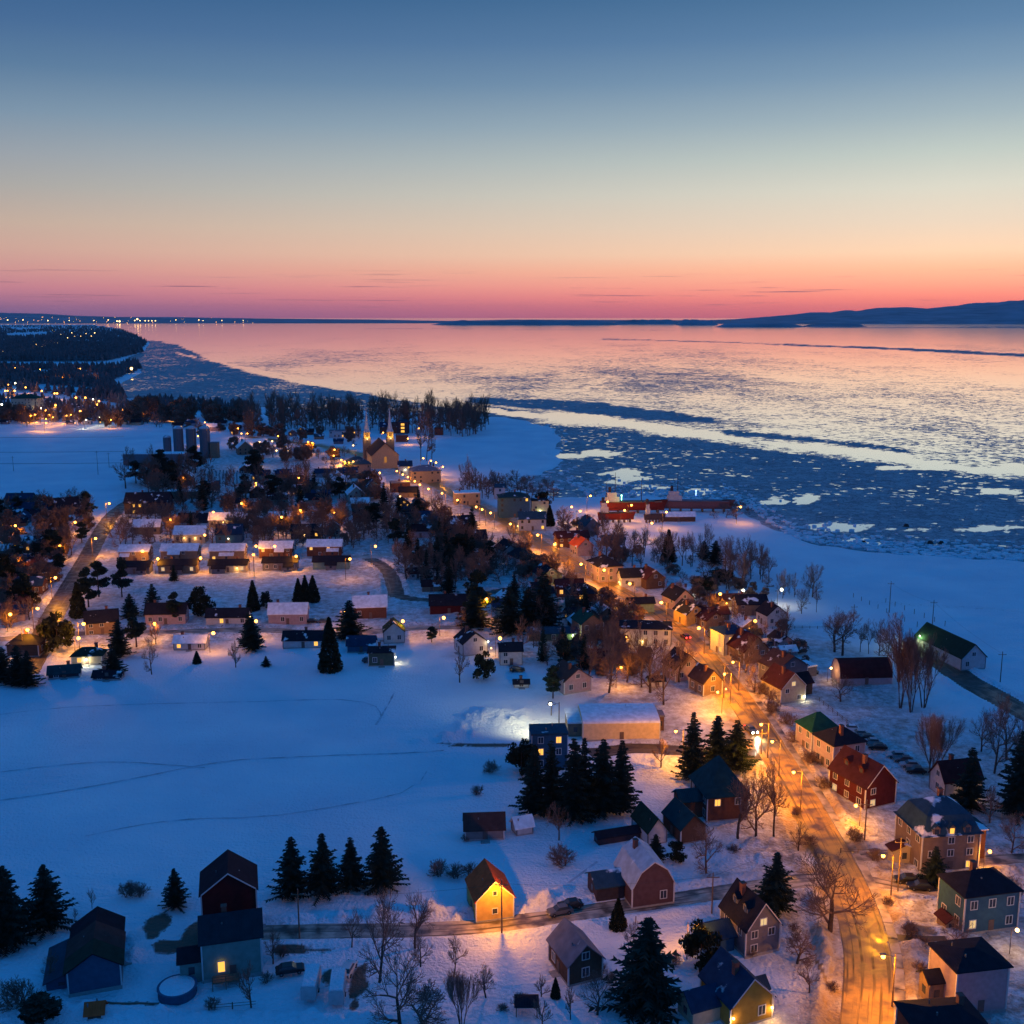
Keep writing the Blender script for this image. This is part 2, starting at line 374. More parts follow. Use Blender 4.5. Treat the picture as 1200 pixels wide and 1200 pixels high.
PADS = [((110,1150),9,5),((205,1100),16,8),((560,1090),10,4),((1110,765),14,10),((415,1160),10,10),((368,1150),14,8)]
und = (fbm(GX/30, GY/30, 4, 3)-.5)*1.1 + (fbm(GX/5, GY/5, 3, 9)-.5)*.35
fieldm = inpoly(GX, GY, [tuple(at(x, y))[:2] for x, y in [(-300,835),(150,800),(300,785),(480,790),(560,800),(640,830),(600,880),(520,980),(480,1060),(300,1040),(150,1030),(0,1020),(-400,1000)]])
und = np.where(fieldm, und*.4, und)
k_in = np.clip((rd-.5)/5, 0, 1)
bank = (.35+1.3*fbm(GX/4, GY/4, 3, 21))*np.exp(-((rd-1.7)/1.15)**2)*.75
bank = np.where(fieldm, 0, bank)
near = np.clip((900-GY)/300, 0, 1)
GZ = np.where(sd > 0, GZ + (und*k_in + bank*(rd > -.3))*np.clip(sd/12, 0, 1)*near, GZ)
GZ = np.where(rd < -.2, np.minimum(GZ, 0), GZ)
# rough broken ground and ploughed snow heaps
def heap(px, py, rx, ry, h, seed=0):
    global GZ
    c = at(px, py); s = scale_at(c); r = ((GX-c.x)/(rx/s))**2 + ((GY-c.y)/(ry/s))**2
    GZ = GZ + np.where(rd > .2, np.exp(-r*1.1)*h*(.62 if h < 2.5 else .24)*(.05+2.6*np.abs(fbm(GX/3.2, GY/3.2, 5, 40+seed)-.42)*2 + (.25 if h > 2.5 else .6)*fbm(GX/2, GY/2, 3, 50+seed)), 0)
HEAPS = [(545,852,20,14,3.2),(566,842,24,13,4.6),(590,838,24,12,5.2),(604,846,16,14,3.6),(528,862,14,10,3.0),(580,856,30,10,2.6),(612,832,10,10,3.2),(520,866,14,9,1.6),(545,862,22,9,1.3),(562,842,22,10,2.0),(580,836,22,7,2.3),(592,846,24,9,1.6),(490,868,10,7,1.8),(398,1078,22,16,1.8),(440,1076,22,14,1.6),(500,1072,20,14,2.4),(530,1066,14,26,2.6),(546,1076,10,12,1.8),
         (634,1060,18,14,1.6),(650,1050,14,10,1.6),(160,1115,10,22,3.0),(157,1098,8,14,2.0),(845,1000,16,10,1.6),(880,985,26,14,1.5),(900,1005,26,14,1.3),(760,720,14,10,1),(70,1185,120,14,1.6),(200,1192,90,10,2.0),(380,1192,160,12,1.4),
         (975,1130,10,60,1.2),(965,1100,12,30,1.0),(1070,1110,14,14,1.5),(1060,1085,16,12,1.6),(550,718,30,10,1.6),(498,716,14,7,2.0),(1110,800,14,10,1.2),(660,800,16,7,1.4),(100,800,14,6,1.0)]
for i, hp in enumerate(HEAPS): heap(*hp, seed=i)
def snow_mat():
    m = bpy.data.materials.new('snow'); m.use_nodes = True; nt = m.node_tree; b = nt.nodes['Principled BSDF']; L = nt.links.new; N = nt.nodes.new
    tcx = N('ShaderNodeTexCoord')
    n1 = N('ShaderNodeTexNoise'); n1.inputs['Scale'].default_value = .035; n1.inputs['Detail'].default_value = 6; L(tcx.outputs['Object'], n1.inputs['Vector'])
    mp = N('ShaderNodeMapping'); mp.inputs['Scale'].default_value = (.12, .5, 1); mp.inputs['Rotation'].default_value = (0, 0, .2); L(tcx.outputs['Object'], mp.inputs[0])
    n2 = N('ShaderNodeTexNoise'); n2.inputs['Scale'].default_value = .8; n2.inputs['Detail'].default_value = 8; n2.inputs['Roughness'].default_value = .6; L(mp.outputs[0], n2.inputs['Vector'])
    n3 = N('ShaderNodeTexNoise'); n3.inputs['Scale'].default_value = 1.6; n3.inputs['Detail'].default_value = 6; L(tcx.outputs['Object'], n3.inputs['Vector'])
    cr = N('ShaderNodeValToRGB'); cr.color_ramp.elements[0].position = .3; cr.color_ramp.elements[0].color = (.66,.72,.79,1); cr.color_ramp.elements[1].position = .7; cr.color_ramp.elements[1].color = (.84,.87,.9,1); L(n1.outputs[0], cr.inputs[0])
    vc = N('ShaderNodeAttribute'); vc.attribute_name = 'dirt'; vv = N('ShaderNodeAttribute'); vv.attribute_name = 'trodden'
    # trodden, gritty patches in the village
    mr = N('ShaderNodeMapRange'); mr.inputs[1].default_value = .55; mr.inputs[2].default_value = .68; L(n3.outputs[0], mr.inputs[0])
    mu = N('ShaderNodeMath'); mu.operation = 'MULTIPLY'; L(mr.outputs[0], mu.inputs[0]); L(vc.outputs['Fac'], mu.inputs[1])
    sb = N('ShaderNodeMath'); sb.operation = 'SUBTRACT'; sb.use_clamp = True; L(vc.outputs['Fac'], sb.inputs[0]); sb.inputs[1].default_value = 1
    mxx = N('ShaderNodeMath'); mxx.operation = 'MAXIMUM'; mxx.use_clamp = True; L(mu.outputs[0], mxx.inputs[0]); L(sb.outputs[0], mxx.inputs[1]); mu = mxx
    mx = N('ShaderNodeMix'); mx.data_type = 'RGBA'; L(mu.outputs[0], mx.inputs[0]); L(cr.outputs[0], mx.inputs[6]); mx.inputs[7].default_value = (.13,.1,.075,1)
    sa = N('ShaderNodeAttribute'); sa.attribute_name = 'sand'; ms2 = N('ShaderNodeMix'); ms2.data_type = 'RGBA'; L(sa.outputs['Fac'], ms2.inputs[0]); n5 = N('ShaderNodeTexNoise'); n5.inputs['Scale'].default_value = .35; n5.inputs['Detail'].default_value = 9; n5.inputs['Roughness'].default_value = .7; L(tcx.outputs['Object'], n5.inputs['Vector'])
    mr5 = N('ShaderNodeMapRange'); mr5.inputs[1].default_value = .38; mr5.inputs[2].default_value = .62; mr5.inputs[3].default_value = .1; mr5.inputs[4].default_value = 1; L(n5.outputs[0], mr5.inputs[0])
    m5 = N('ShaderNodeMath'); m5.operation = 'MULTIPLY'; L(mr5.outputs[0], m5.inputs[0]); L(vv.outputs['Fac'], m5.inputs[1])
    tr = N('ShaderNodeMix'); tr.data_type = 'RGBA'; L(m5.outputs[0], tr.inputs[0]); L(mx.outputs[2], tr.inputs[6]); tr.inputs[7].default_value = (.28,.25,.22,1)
    L(tr.outputs[2], ms2.inputs[6]); ms2.inputs[7].default_value = (.4,.26,.11,1)  # verge sand, with the lamps' orange glow put into its tint
    L(ms2.outputs[2], b.inputs['Base Color']); b.inputs['Roughness'].default_value = .75; b.inputs['Specular IOR Level'].default_value = .25
    ad = N('ShaderNodeMath'); ad.operation = 'ADD'; L(n2.outputs[0], ad.inputs[0]); L(n3.outputs[0], ad.inputs[1])
    bp = N('ShaderNodeBump'); bp.inputs['Strength'].default_value = .9; bp.inputs['Distance'].default_value = .6; L(ad.outputs[0], bp.inputs['Height']); L(bp.outputs[0], b.inputs['Normal'])
    MAT['snow'] = m; return m
snow_mat()
principled('track_snow', (.5,.54,.6), .9, .4, .3)
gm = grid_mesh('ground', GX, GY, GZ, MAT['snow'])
vill = inpoly(GX, GY, [tuple(at(x, y))[:2] for x, y in [(-400,600),(180,500),(560,500),(640,560),(860,680),(1060,760),(1300,900),(1400,1500),(900,1500),(800,1000),(640,800),(480,760),(300,760),(150,780),(-400,780)]])
VP = [tuple(at(x, y))[:2] for x, y in [(-400,604),(110,604),(150,560),(215,530),(330,520),(430,530),(540,560),(600,595),(700,625),(840,680),(960,735),(1060,765),(1120,830),(1300,900),(1400,1500),(900,1500),(800,1000),(640,800),(480,760),(300,760),(150,780),(-400,780)]]
vd = seg_dist(GX, GY, VP+[VP[0]]); vill = np.clip(inpoly(GX, GY, VP)*vd/14+(fbm(GX/9, GY/9, 4, 83)-.6)*1.5*(vd < 30), 0, 1)*inpoly(GX, GY, VP)*(sd > 6)
dirt = np.clip(vill*1.0*np.clip(fbm(GX/14, GY/14, 3, 62)*2.2-.7, 0, 1) + np.exp(-(np.clip(rd, 0, 50)/2.2)**2)*.75*fbm(GX/9, GY/9, 3, 61)*(rd < 30), 0, 1)*np.where(fieldm, 0, 1)
rocks = seg_dist(GX, GY, [tuple(at(x, y))[:2] for x, y in [(1030,706),(1080,709),(1200,716),(1400,728)]])
dirt = np.maximum(dirt, np.exp(-(rocks/1.6)**2)*1.0)
# bare muddy patches: driveways and yards
for (px, py, rx, ry) in [(185,1083,16,12),(200,1108,24,8),(235,1095,20,22),(180,1090,10,8),(425,1094,40,5),(470,1093,40,4),(345,1114,40,4),(420,1150,12,24),(385,1143,18,10),(560,873,45,3),(665,953,28,6),(900,575,1,1),(962,1140,3,22),(970,1185,3,16),(1100,1085,1,1),(1090,905,16,6),(415,1178,8,10),(1075,1093,20,5),(150,1175,60,3)]:
    c = at(px, py); s = scale_at(c); sy = s*math.sin(math.atan2(CH, c.y))
    r = ((GX-c.x)/(rx/s))**2 + ((GY-c.y)/(ry/sy))**2 + (fbm(GX/3, GY/3, 4, 77)-.5)*2.0
    dirt = np.maximum(dirt, np.clip((1.15-r)*2.5, 0, 1)*2)
# sand-brown slush thrown up along the ploughed main road, lamp orange mixed into its colour
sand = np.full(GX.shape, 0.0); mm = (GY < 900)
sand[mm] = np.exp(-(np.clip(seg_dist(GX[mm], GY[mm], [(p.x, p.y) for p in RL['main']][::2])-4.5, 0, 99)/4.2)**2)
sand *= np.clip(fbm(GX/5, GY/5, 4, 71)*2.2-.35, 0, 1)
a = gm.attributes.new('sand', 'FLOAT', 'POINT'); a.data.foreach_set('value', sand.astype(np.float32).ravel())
a = gm.attributes.new('trodden', 'FLOAT', 'POINT'); a.data.foreach_set('value', (vill*np.clip(.55+.6*fbm(GX/25, GY/25, 3, 81), 0, 1)).astype(np.float32).ravel())
a = gm.attributes.new('dirt', 'FLOAT', 'POINT'); a.data.foreach_set('value', dirt.astype(np.float32).ravel())
tag(link('ground', gm), kind='structure')
for pts, wd in (([(-60,945),(60,930),(150,914),(260,893),(350,887),(460,884),(520,880)], .5), ([(-40,842),(100,828),(300,822),(400,820),(440,828),(447,842)], .35), ([(462,812),(450,835),(440,850)], .5), ([(100,980),(200,962),(330,955),(470,930),(500,905)], .3), ([(0,905),(120,893),(240,900)], .4), ([(700,1010),(660,1040),(640,1060)], .5)):
    ln = [Vector((p.x, p.y, 0)) for p in smooth_line(pts)]
    me = strip('track', ln, wd, 0, 'snow', 0, .25)
    for v in me.vertices:
        X = np.array([v.co.x]); Y = np.array([v.co.y]); uu = ((fbm(X/30, Y/30, 4, 3)-.5)*1.1 + (fbm(X/5, Y/5, 3, 9)-.5)*.35)[0]*.4; v.co.z = uu+.06
    me.materials.clear(); me.materials.append(MAT['track_snow']); tag(link('snow_track', me), kind='structure')
# ================================================================ RIVER with drifting ice
ysr = np.concatenate([np.array([372.6,373,373.5,374,374.6,375.2,376,377,378,379,380]), np.arange(381, 480, 1.0), np.arange(480, 700, 2.0)])
xsr = np.concatenate([np.arange(-2400, -40, 60), np.arange(-40, 1260, 4.0), np.arange(1260, 3700, 60)])
RX, RY = grid_px(xsr, ysr); PXg, PYg = np.meshgrid(xsr, ysr)
def pline(x, pts):
    return np.interp(x, [p[0] for p in pts], [p[1] for p in pts])
cov = np.full(RX.shape, .0)
# background amount of floes by distance (row in the picture <-> distance from the village)
w1 = fbm(RX/260, RY/900, 4, 5); w2 = fbm(RX/90, RY/260, 4, 8)
cov = np.interp(PYg, [378, 392, 402, 415, 440, 480, 520, 560], [.03, .09, .19, .31, .35, .36, .40, .55]) + (w1-.5)*.75*np.interp(PYg, [380, 400, 420], [.1, .5, 1]) + (w2-.5)*.35
def band(f, top, bot, val, soft=1.2, wob=2.0):
    """lay a drift of ice (or an open lead) between two shoreward lines"""
    global cov
    n = (fbm(RX/60, RY/170, 5, 31)-.5)*wob*2.8 + (fbm(RX/14, RY/40, 4, 33)-.5)*wob*1.6
    t = pline(PXg, top)+n; b = pline(PXg, bot)+n*.6
    m = np.clip((PYg-t)/soft, 0, 1)*np.clip((b-PYg)/soft, 0, 1)*f
    cov = cov*(1-m) + val*m
on = lambda x0, x1, s=12: np.clip((PXg-x0)/s, 0, 1)*np.clip((x1-PXg)/s, 0, 1)
band(on(-3000, 640, 30), [(-100,400),(150,400),(185,398),(210,404),(240,418),(262,427),(300,438),(340,447),(430,460),(520,470),(640,480)], [(-100,520),(700,520)], .68+.34*fbm(RX/110, RY/400, 4, 67), 1.2, 1.5)
band(on(200, 420), [(200,411),(300,432),(420,452)], [(200,413),(300,435),(420,455)], .1, .8, 1.5)       # thin bright gap
band(on(262, 440), [(262,425),(330,441),(440,455)], [(262,428),(330,445),(440,460)], .18, .8, 2)
band(on(540, 850, 20), [(540,464),(620,466),(700,471),(800,483),(850,490)], [(540,470),(620,477),(700,486),(800,494),(850,495)], .92, 1.2, 2)
band(on(560, 3600), [(560,488),(640,493),(760,506),(860,516),(900,524),(1000,536),(1100,545),(1200,560),(1500,585)], [(560,720),(3600,720)], .75+.24*fbm(RX/120, RY/160, 4, 66), 3, 3)
band(on(430, 880), [(430,461),(500,468),(560,474),(640,483),(720,488),(800,500),(880,510)], [(430,463),(500,473),(560,481),(640,491),(720,498),(800,511),(880,517)], .02, 1.2, 2.2)
band(on(900, 1180), [(900,516),(1000,523),(1050,528),(1180,551)], [(900,521),(1000,534),(1100,546),(1180,556)], .06, 1.5, 3.6)
band(on(985, 1075), [(985,512),(1075,524)], [(985,521),(1075,532)], .9, 2, 3)
band(on(840, 1000), [(840,498),(1000,516)], [(840,508),(1000,522)], .85, 2, 4)
band(on(890, 3600), [(890,402),(1000,405),(1100,409),(1200,414),(1500,424)], [(890,404),(1000,408),(1100,413),(1200,418),(1500,430)], .93, .8, 1)
band(on(700, 900), [(700,396),(900,401)], [(700,398),(900,403)], .8, .8, 1)
band(on(420, 800), [(420,384),(800,386)], [(420,385.5),(800,387.5)], .5, .5, .4)
band(on(940, 1300), [(940,383.5),(1300,382)], [(940,385),(1300,384)], .8, .4, .3)
def patch(px, py, rx, ry, val):
    global cov
    r = ((PXg-px)/rx)**2 + ((PYg-py)/ry)**2 + (fbm(RX/16, RY/16, 5, 51)-.5)*4.2
    m = np.clip((1.0-r)*2, 0, 1); cov = cov*(1-m)+val*m
for p in [(688,532,52,4),(728,557,30,7),(765,574,28,5),(820,574,14,3),(700,530,36,3),(905,585,18,3.5),(944,583,14,5),(1000,616,60,5),(1090,616,95,4),(1010,634,26,5),(1085,638,26,5),(1140,642,26,4),(1170,575,30,3),(1180,548,40,6),(1130,618,40,3),(1060,547,40,2)]:
    patch(*p, .0)
for p in [(640,520,24,12),(600,530,26,16),(575,545,20,14)]: patch(*p, .97)
def river_mat():
    m = bpy.data.materials.new('river'); m.use_nodes = True; nt = m.node_tree; nt.nodes.clear(); L = nt.links.new; N = nt.nodes.new
    def mt(op, a, b=None, c=None, clamp=False):
        n = N('ShaderNodeMath'); n.operation = op; n.use_clamp = clamp
        for i, v in enumerate((a, b, c)):
            if v is None: continue
            if isinstance(v, (int, float)): n.inputs[i].default_value = v
            else: L(v, n.inputs[i])
        return n.outputs[0]
    tcx = N('ShaderNodeTexCoord'); att = N('ShaderNodeAttribute'); att.attribute_name = 'cover'
    wn_ = N('ShaderNodeTexNoise'); wn_.inputs['Scale'].default_value = .12; wn_.inputs['Detail'].default_value = 5; L(tcx.outputs['Object'], wn_.inputs['Vector'])
    sc = N('ShaderNodeVectorMath'); sc.operation = 'SCALE'; sc.inputs['Scale'].default_value = 3.5; L(wn_.outputs['Color'], sc.inputs[0])
    av = N('ShaderNodeVectorMath'); av.operation = 'ADD'; L(tcx.outputs['Object'], av.inputs[0]); L(sc.outputs[0], av.inputs[1])
    def vor(scale, feat='F1'):
        v = N('ShaderNodeTexVoronoi'); v.voronoi_dimensions = '2D'; v.feature = feat; v.inputs['Scale'].default_value = scale; L(av.outputs[0], v.inputs['Vector']); return v
    v1, v2, v3 = vor(.36), vor(.14), vor(.022)
    e1 = vor(.30, 'DISTANCE_TO_EDGE')
    def rnd(v):
        s = N('ShaderNodeSeparateColor'); L(v.outputs['Color'], s.inputs[0]); return s.outputs[0]
    # value compared with the cover: mostly the small cells, gathered by the larger ones
    sy = N('ShaderNodeSeparateXYZ'); L(tcx.outputs['Object'], sy.inputs[0])
    far = N('ShaderNodeMapRange'); far.inputs[1].default_value = 900; far.inputs[2].default_value = 2200; L(sy.outputs[1], far.inputs[0])
    vm = vor(.2); small = mt('MULTIPLY_ADD', mt('SUBTRACT', rnd(v2), rnd(vm)), far.outputs[0], rnd(vm)); small = mt('MULTIPLY_ADD', small, .6, mt('MULTIPLY', rnd(v1), .4))
    r = mt('MULTIPLY_ADD', small, .82, mt('MULTIPLY', rnd(v3), .18))
    fine = N('ShaderNodeTexNoise'); fine.inputs['Scale'].default_value = .9; fine.inputs['Detail'].default_value = 4; L(tcx.outputs['Object'], fine.inputs['Vector'])
    c2 = mt('MULTIPLY_ADD', att.outputs['Fac'], .95, mt('MULTIPLY', mt('SUBTRACT', fine.outputs[0], .5), .25))
    ice = mt('MULTIPLY', mt('GREATER_THAN', c2, r), mt('GREATER_THAN', e1.outputs['Distance'], mt('MULTIPLY', mt('SUBTRACT', .8, att.outputs['Fac'], clamp=True), .14)))
    ice = mt('MAXIMUM', ice, mt('GREATER_THAN', att.outputs['Fac'], .955))
    # water: near mirror, faint ripples
    rn = N('ShaderNodeTexNoise'); rn.inputs['Scale'].default_value = .25; rn.inputs['Detail'].default_value = 4; L(tcx.outputs['Object'], rn.inputs['Vector'])
    bw = N('ShaderNodeBump'); bw.inputs['Strength'].default_value = .03; bw.inputs['Distance'].default_value = .1; L(rn.outputs[0], bw.inputs['Height'])
    gl = N('ShaderNodeBsdfGlossy'); gl.inputs['Roughness'].default_value = .08; gl.inputs['Color'].default_value = (.98,.98,.98,1); L(bw.outputs[0], gl.inputs['Normal'])
    ib = N('ShaderNodeBsdfPrincipled'); ib.inputs['Roughness'].default_value = .8; ib.inputs['Specular IOR Level'].default_value = .2
    cr = N('ShaderNodeValToRGB'); cr.color_ramp.elements[0].color = (.14,.14,.16,1); cr.color_ramp.elements[0].position = .2; cr.color_ramp.elements[1].color = (.58,.57,.58,1); cr.color_ramp.elements[1].position = .9
    big = N('ShaderNodeTexNoise'); big.inputs['Scale'].default_value = .03; big.inputs['Detail'].default_value = 8; big.inputs['Roughness'].default_value = .65; L(tcx.outputs['Object'], big.inputs['Vector'])
    ce = mt('MULTIPLY', mt('LESS_THAN', e1.outputs['Distance'], .05), .3)
    L(mt('SUBTRACT', mt('MULTIPLY_ADD', rnd(v1), .3, mt('MULTIPLY_ADD', fine.outputs[0], .45, mt('MULTIPLY', big.outputs[0], .55))), mt('ADD', ce, .12)), cr.inputs[0]); L(cr.outputs[0], ib.inputs['Base Color'])
    bi = N('ShaderNodeBump'); bi.inputs['Strength'].default_value = .5; bi.inputs['Distance'].default_value = .4; L(mt('ADD', fine.outputs[0], mt('MULTIPLY', rnd(v1), .8)), bi.inputs['Height']); L(bi.outputs[0], ib.inputs['Normal'])
    ms = N('ShaderNodeMixShader'); L(ice, ms.inputs[0]); L(gl.outputs[0], ms.inputs[1]); L(ib.outputs[0], ms.inputs[2])
    o = N('ShaderNodeOutputMaterial'); L(ms.outputs[0], o.inputs[0]); MAT['river'] = m; return m
rm = grid_mesh('river', RX, RY, np.full(RX.shape, -.9), river_mat())
a = rm.attributes.new('cover', 'FLOAT', 'POINT'); a.data.foreach_set('value', cov.astype(np.float32).ravel())
tag(link('river', rm), kind='structure')
# ================================================================ far shore, hills, islands
principled('far_wood', (.42,.27,.3), .95, .35, .002)  # wood colour lightened and reddened to carry the distant haze
def ridge(name, pts, D0, D1, D2, seed, amp=.12):
    """hill chain: foot at distance D0, crest at D1, back foot at D2; crest heights from elevation of the outline"""
    n = 160; x0, x1 = pts[0][0], pts[-1][0]; vs = []; fs = []; rows = 9
    for i in range(n):
        px = x0+(x1-x0)*i/(n-1); yp = float(np.interp(px, [p[0] for p in pts], [p[1] for p in pts]))
        for k in range(rows):
            t = k/(rows-1)
            if t <= .5: D = D0+(D1-D0)*t*2; f = math.sin(t*math.pi)**1.2
            else: D = D1+(D2-D1)*(t-.5)*2; f = math.cos((t-.5)*math.pi)
            zc = CH + (372.15-yp)/1270*D1
            z = max(zc, 2)*f*(1+amp*(mnoise.fractal(Vector((px*.03, t*3+seed, seed)), 1, 2, 4)) * (0 if k == 4 else 1)) - 3*(k in (0, 8))
            if k == 4: z += zc*.04*mnoise.fractal(Vector((px*.12, seed, 0)), 1, 2, 4)
            vs.append(((px-600)/1270*D, D, z))
    for i in range(n-1):
        for k in range(rows-1): q = i*rows+k; fs.append((q, q+rows, q+rows+1, q+1))
    me = bpy.data.meshes.new(name); me.from_pydata(vs, [], fs); me.materials.append(MAT['far_wood'])
    me.polygons.foreach_set('use_smooth', [True]*len(fs)); me.update()
    if me.polygons[20].normal.z < 0: me.flip_normals()
    return tag(link(name, me), kind='structure')
ridge('hills', [(760,376.5),(820,375.5),(860,374),(900,371),(930,368.5),(950,366),(975,366),(990,363.5),(1005,364.5),(1025,361),(1045,360.5),(1065,360),(1085,362),(1100,360),(1120,358.5),(1135,355.5),(1155,355),(1175,354),(1200,352),(1260,349),(1400,352),(1700,362)], 17000, 24000, 32000, 1)
ridge('hills', [(-1500,360),(-300,366),(0,366.5),(50,367.5),(90,370),(140,371.5),(200,371.5),(260,372.5),(340,373.5),(440,374.5),(520,376)], 19000, 25000, 32000, 4)
ridge('far_shore', [(480,377),(600,374.5),(760,375),(900,375.5),(1000,376)], 22000, 26000, 30000, 6, .3)
def island(x0, x1, yfoot, hpx, seed):
    D = at(600, yfoot).y; s = 1270/D; n = 70; vs = []; fs = []; rows = 7
    for i in range(n):
        t = i/(n-1); px = x0+(x1-x0)*t; env = min(1, math.sin(t*math.pi)*2.2)
        for k in range(rows):
            u = k/(rows-1); dd = D + (u)*900
            z = (hpx/s)*env*math.sin(u*math.pi)*(1+.35*mnoise.fractal(Vector((px*.05, u, seed)), 1, 2, 4)) - (2.5 if k in (0, rows-1) else 0)
            vs.append(((px-600)/1270*dd, dd, z-.9))
    for i in range(n-1):
        for k in range(rows-1): q = i*rows+k; fs.append((q, q+rows, q+rows+1, q+1))
    me = bpy.data.meshes.new('island'); me.from_pydata(vs, [], fs); me.materials.append(MAT['far_wood']); me.update()
    if me.polygons[20].normal.z < 0: me.flip_normals()
    tag(link('island', me), kind='structure')
for a_ in [(505,735,380.8,5.0,1),(715,800,380,4.6,2),(792,842,381,6.5,3),(838,945,383.5,4.5,4),(940,1016,383,3.5,5),(150,330,378.5,2.2,6),(320,520,377.8,1.2,7)]: island(*a_)
# ================================================================ BUILDINGS
def profile(style, D, H, Rr):
    h = D/2
    if style == 'gable': return [(-h, H), (0, H+Rr), (h, H)]
    if style == 'gambrel': return [(-h, H), (-h*.62, H+Rr*.62), (0, H+Rr), (h*.62, H+Rr*.62), (h, H)]
    if style == 'arch': return [(-h*math.cos(math.pi*i/10), H+Rr*math.sin(math.pi*i/10)) for i in range(11)]
    if style == 'shed': return [(-h, H), (h, H+Rr)]
    if style == 'flat': return [(-h, H), (h, H)]
def shell(L, D, H, Rr, style):
    mb = MB()
    if style in ('hip', 'mansard'): return mb.box(-L/2, L/2, -D/2, D/2, -1.2, H)
    pr = profile(style, D, H, Rr); return mb.extrude([(-D/2, -1.2)] + pr + [(D/2, -1.2)], -L/2, L/2)
def roof_mesh(L, D, H, Rr, style, o=.45, t=.22):
    mb = MB()
    if style == 'hip':
        o2 = o; r = min(L, D)/2
        if L >= D: hi = (-L/2+r*.95, L/2-r*.95, -.05, .05, H+Rr)
        else: hi = (-.05, .05, -D/2+r*.95, D/2-r*.95, H+Rr)
        mb.box(-L/2-o2, L/2+o2, -D/2-o2, D/2+o2, H+.004, H+.16)
        mb.frus((-L/2-o2, L/2+o2, -D/2-o2, D/2+o2, H+.163), hi); return mb
    if style == 'mansard':
        k = Rr*.62; i = k*.42
        mb.box(-L/2-o, L/2+o, -D/2-o, D/2+o, H+.004, H+.16)
        mb.frus((-L/2-.1, L/2+.1, -D/2-.1, D/2+.1, H+.163), (-L/2+i, L/2-i, -D/2+i, D/2-i, H+k)); return mb
    pr = profile(style, D, H, Rr)
    if style == 'flat': return mb.box(-L/2-.15, L/2+.15, -D/2-.15, D/2+.15, H+.004, H+.45)
    if style == 'arch': o = .12; t = .15
    # carry the outermost slope on beyond the wall
    def ext(a, b):
        d = math.hypot(a[0]-b[0], a[1]-b[1]); return (a[0]+(a[0]-b[0])/d*o, a[1]+(a[1]-b[1])/d*o)
    if style != 'arch': pr = [ext(pr[0], pr[1])] + pr[1:-1] + [ext(pr[-1], pr[-2])]
    up = [(y, z+t) for y, z in pr]; lo = [(y, z+.012) for y, z in pr]
    return mb.extrude(up + lo[::-1], -L/2-o, L/2+o)
WM = {}
def window_obj(parent, loc, rz, w, h, lit, fine):
    key = (round(w, 1), round(h, 1), lit, fine); w, h = key[0], key[1]
    if key not in WM:
        pm = {0: 'glass_dark', 1: 'lit_warm', 2: 'lit_pale', 3: 'lit_dim'}[lit]
        fr = MB(); b = .12; d = .07
        fr.box(-w/2-b, w/2+b, -d, .02, -b, 0).box(-w/2-b, w/2+b, -d, .02, h, h+b).box(-w/2-b, -w/2, -d, .02, 0, h).box(w/2, w/2+b, -d, .02, 0, h)
        if w > 1.0: fr.box(-.04, .04, -d*.9, .02, .001, h-.001)
        pn = MB().box(-w/2, w/2, -.035, .015, 0, h) if fine else MB().box(-w/2, w/2, -.06, .015, 0, h)
        WM[key] = (fr.mesh('window', 'trim'), pn.mesh('window_pane' if fine else 'window', pm))
    fr, pn = WM[key]
    if fine:
        o = link('window', fr, parent, loc, rz); link('pane', pn, o)
        if lit: o['label'] = 'window lit from inside'
    else:
        o = link('window', pn, parent, loc, rz)
        if lit: o['label'] = 'window lit from inside'
    return o
def place_dims(bx, by, L, D, rot):
    p = at(bx, by); s = scale_at(p); L /= s; D /= s
    u = Vector((math.cos(R(rot)), math.sin(R(rot)), 0)); v = Vector((-u.y, u.x, 0)); vd = Vector((p.x, p.y, 0)).normalized()
    if abs(u.dot(vd)) > abs(v.dot(vd)): c = p + u*(L/2)*(1 if u.dot(vd) > 0 else -1)
    else: c = p + v*(D/2)*(1 if v.dot(vd) > 0 else -1)
    return c, s, L, D
HOUSES = []
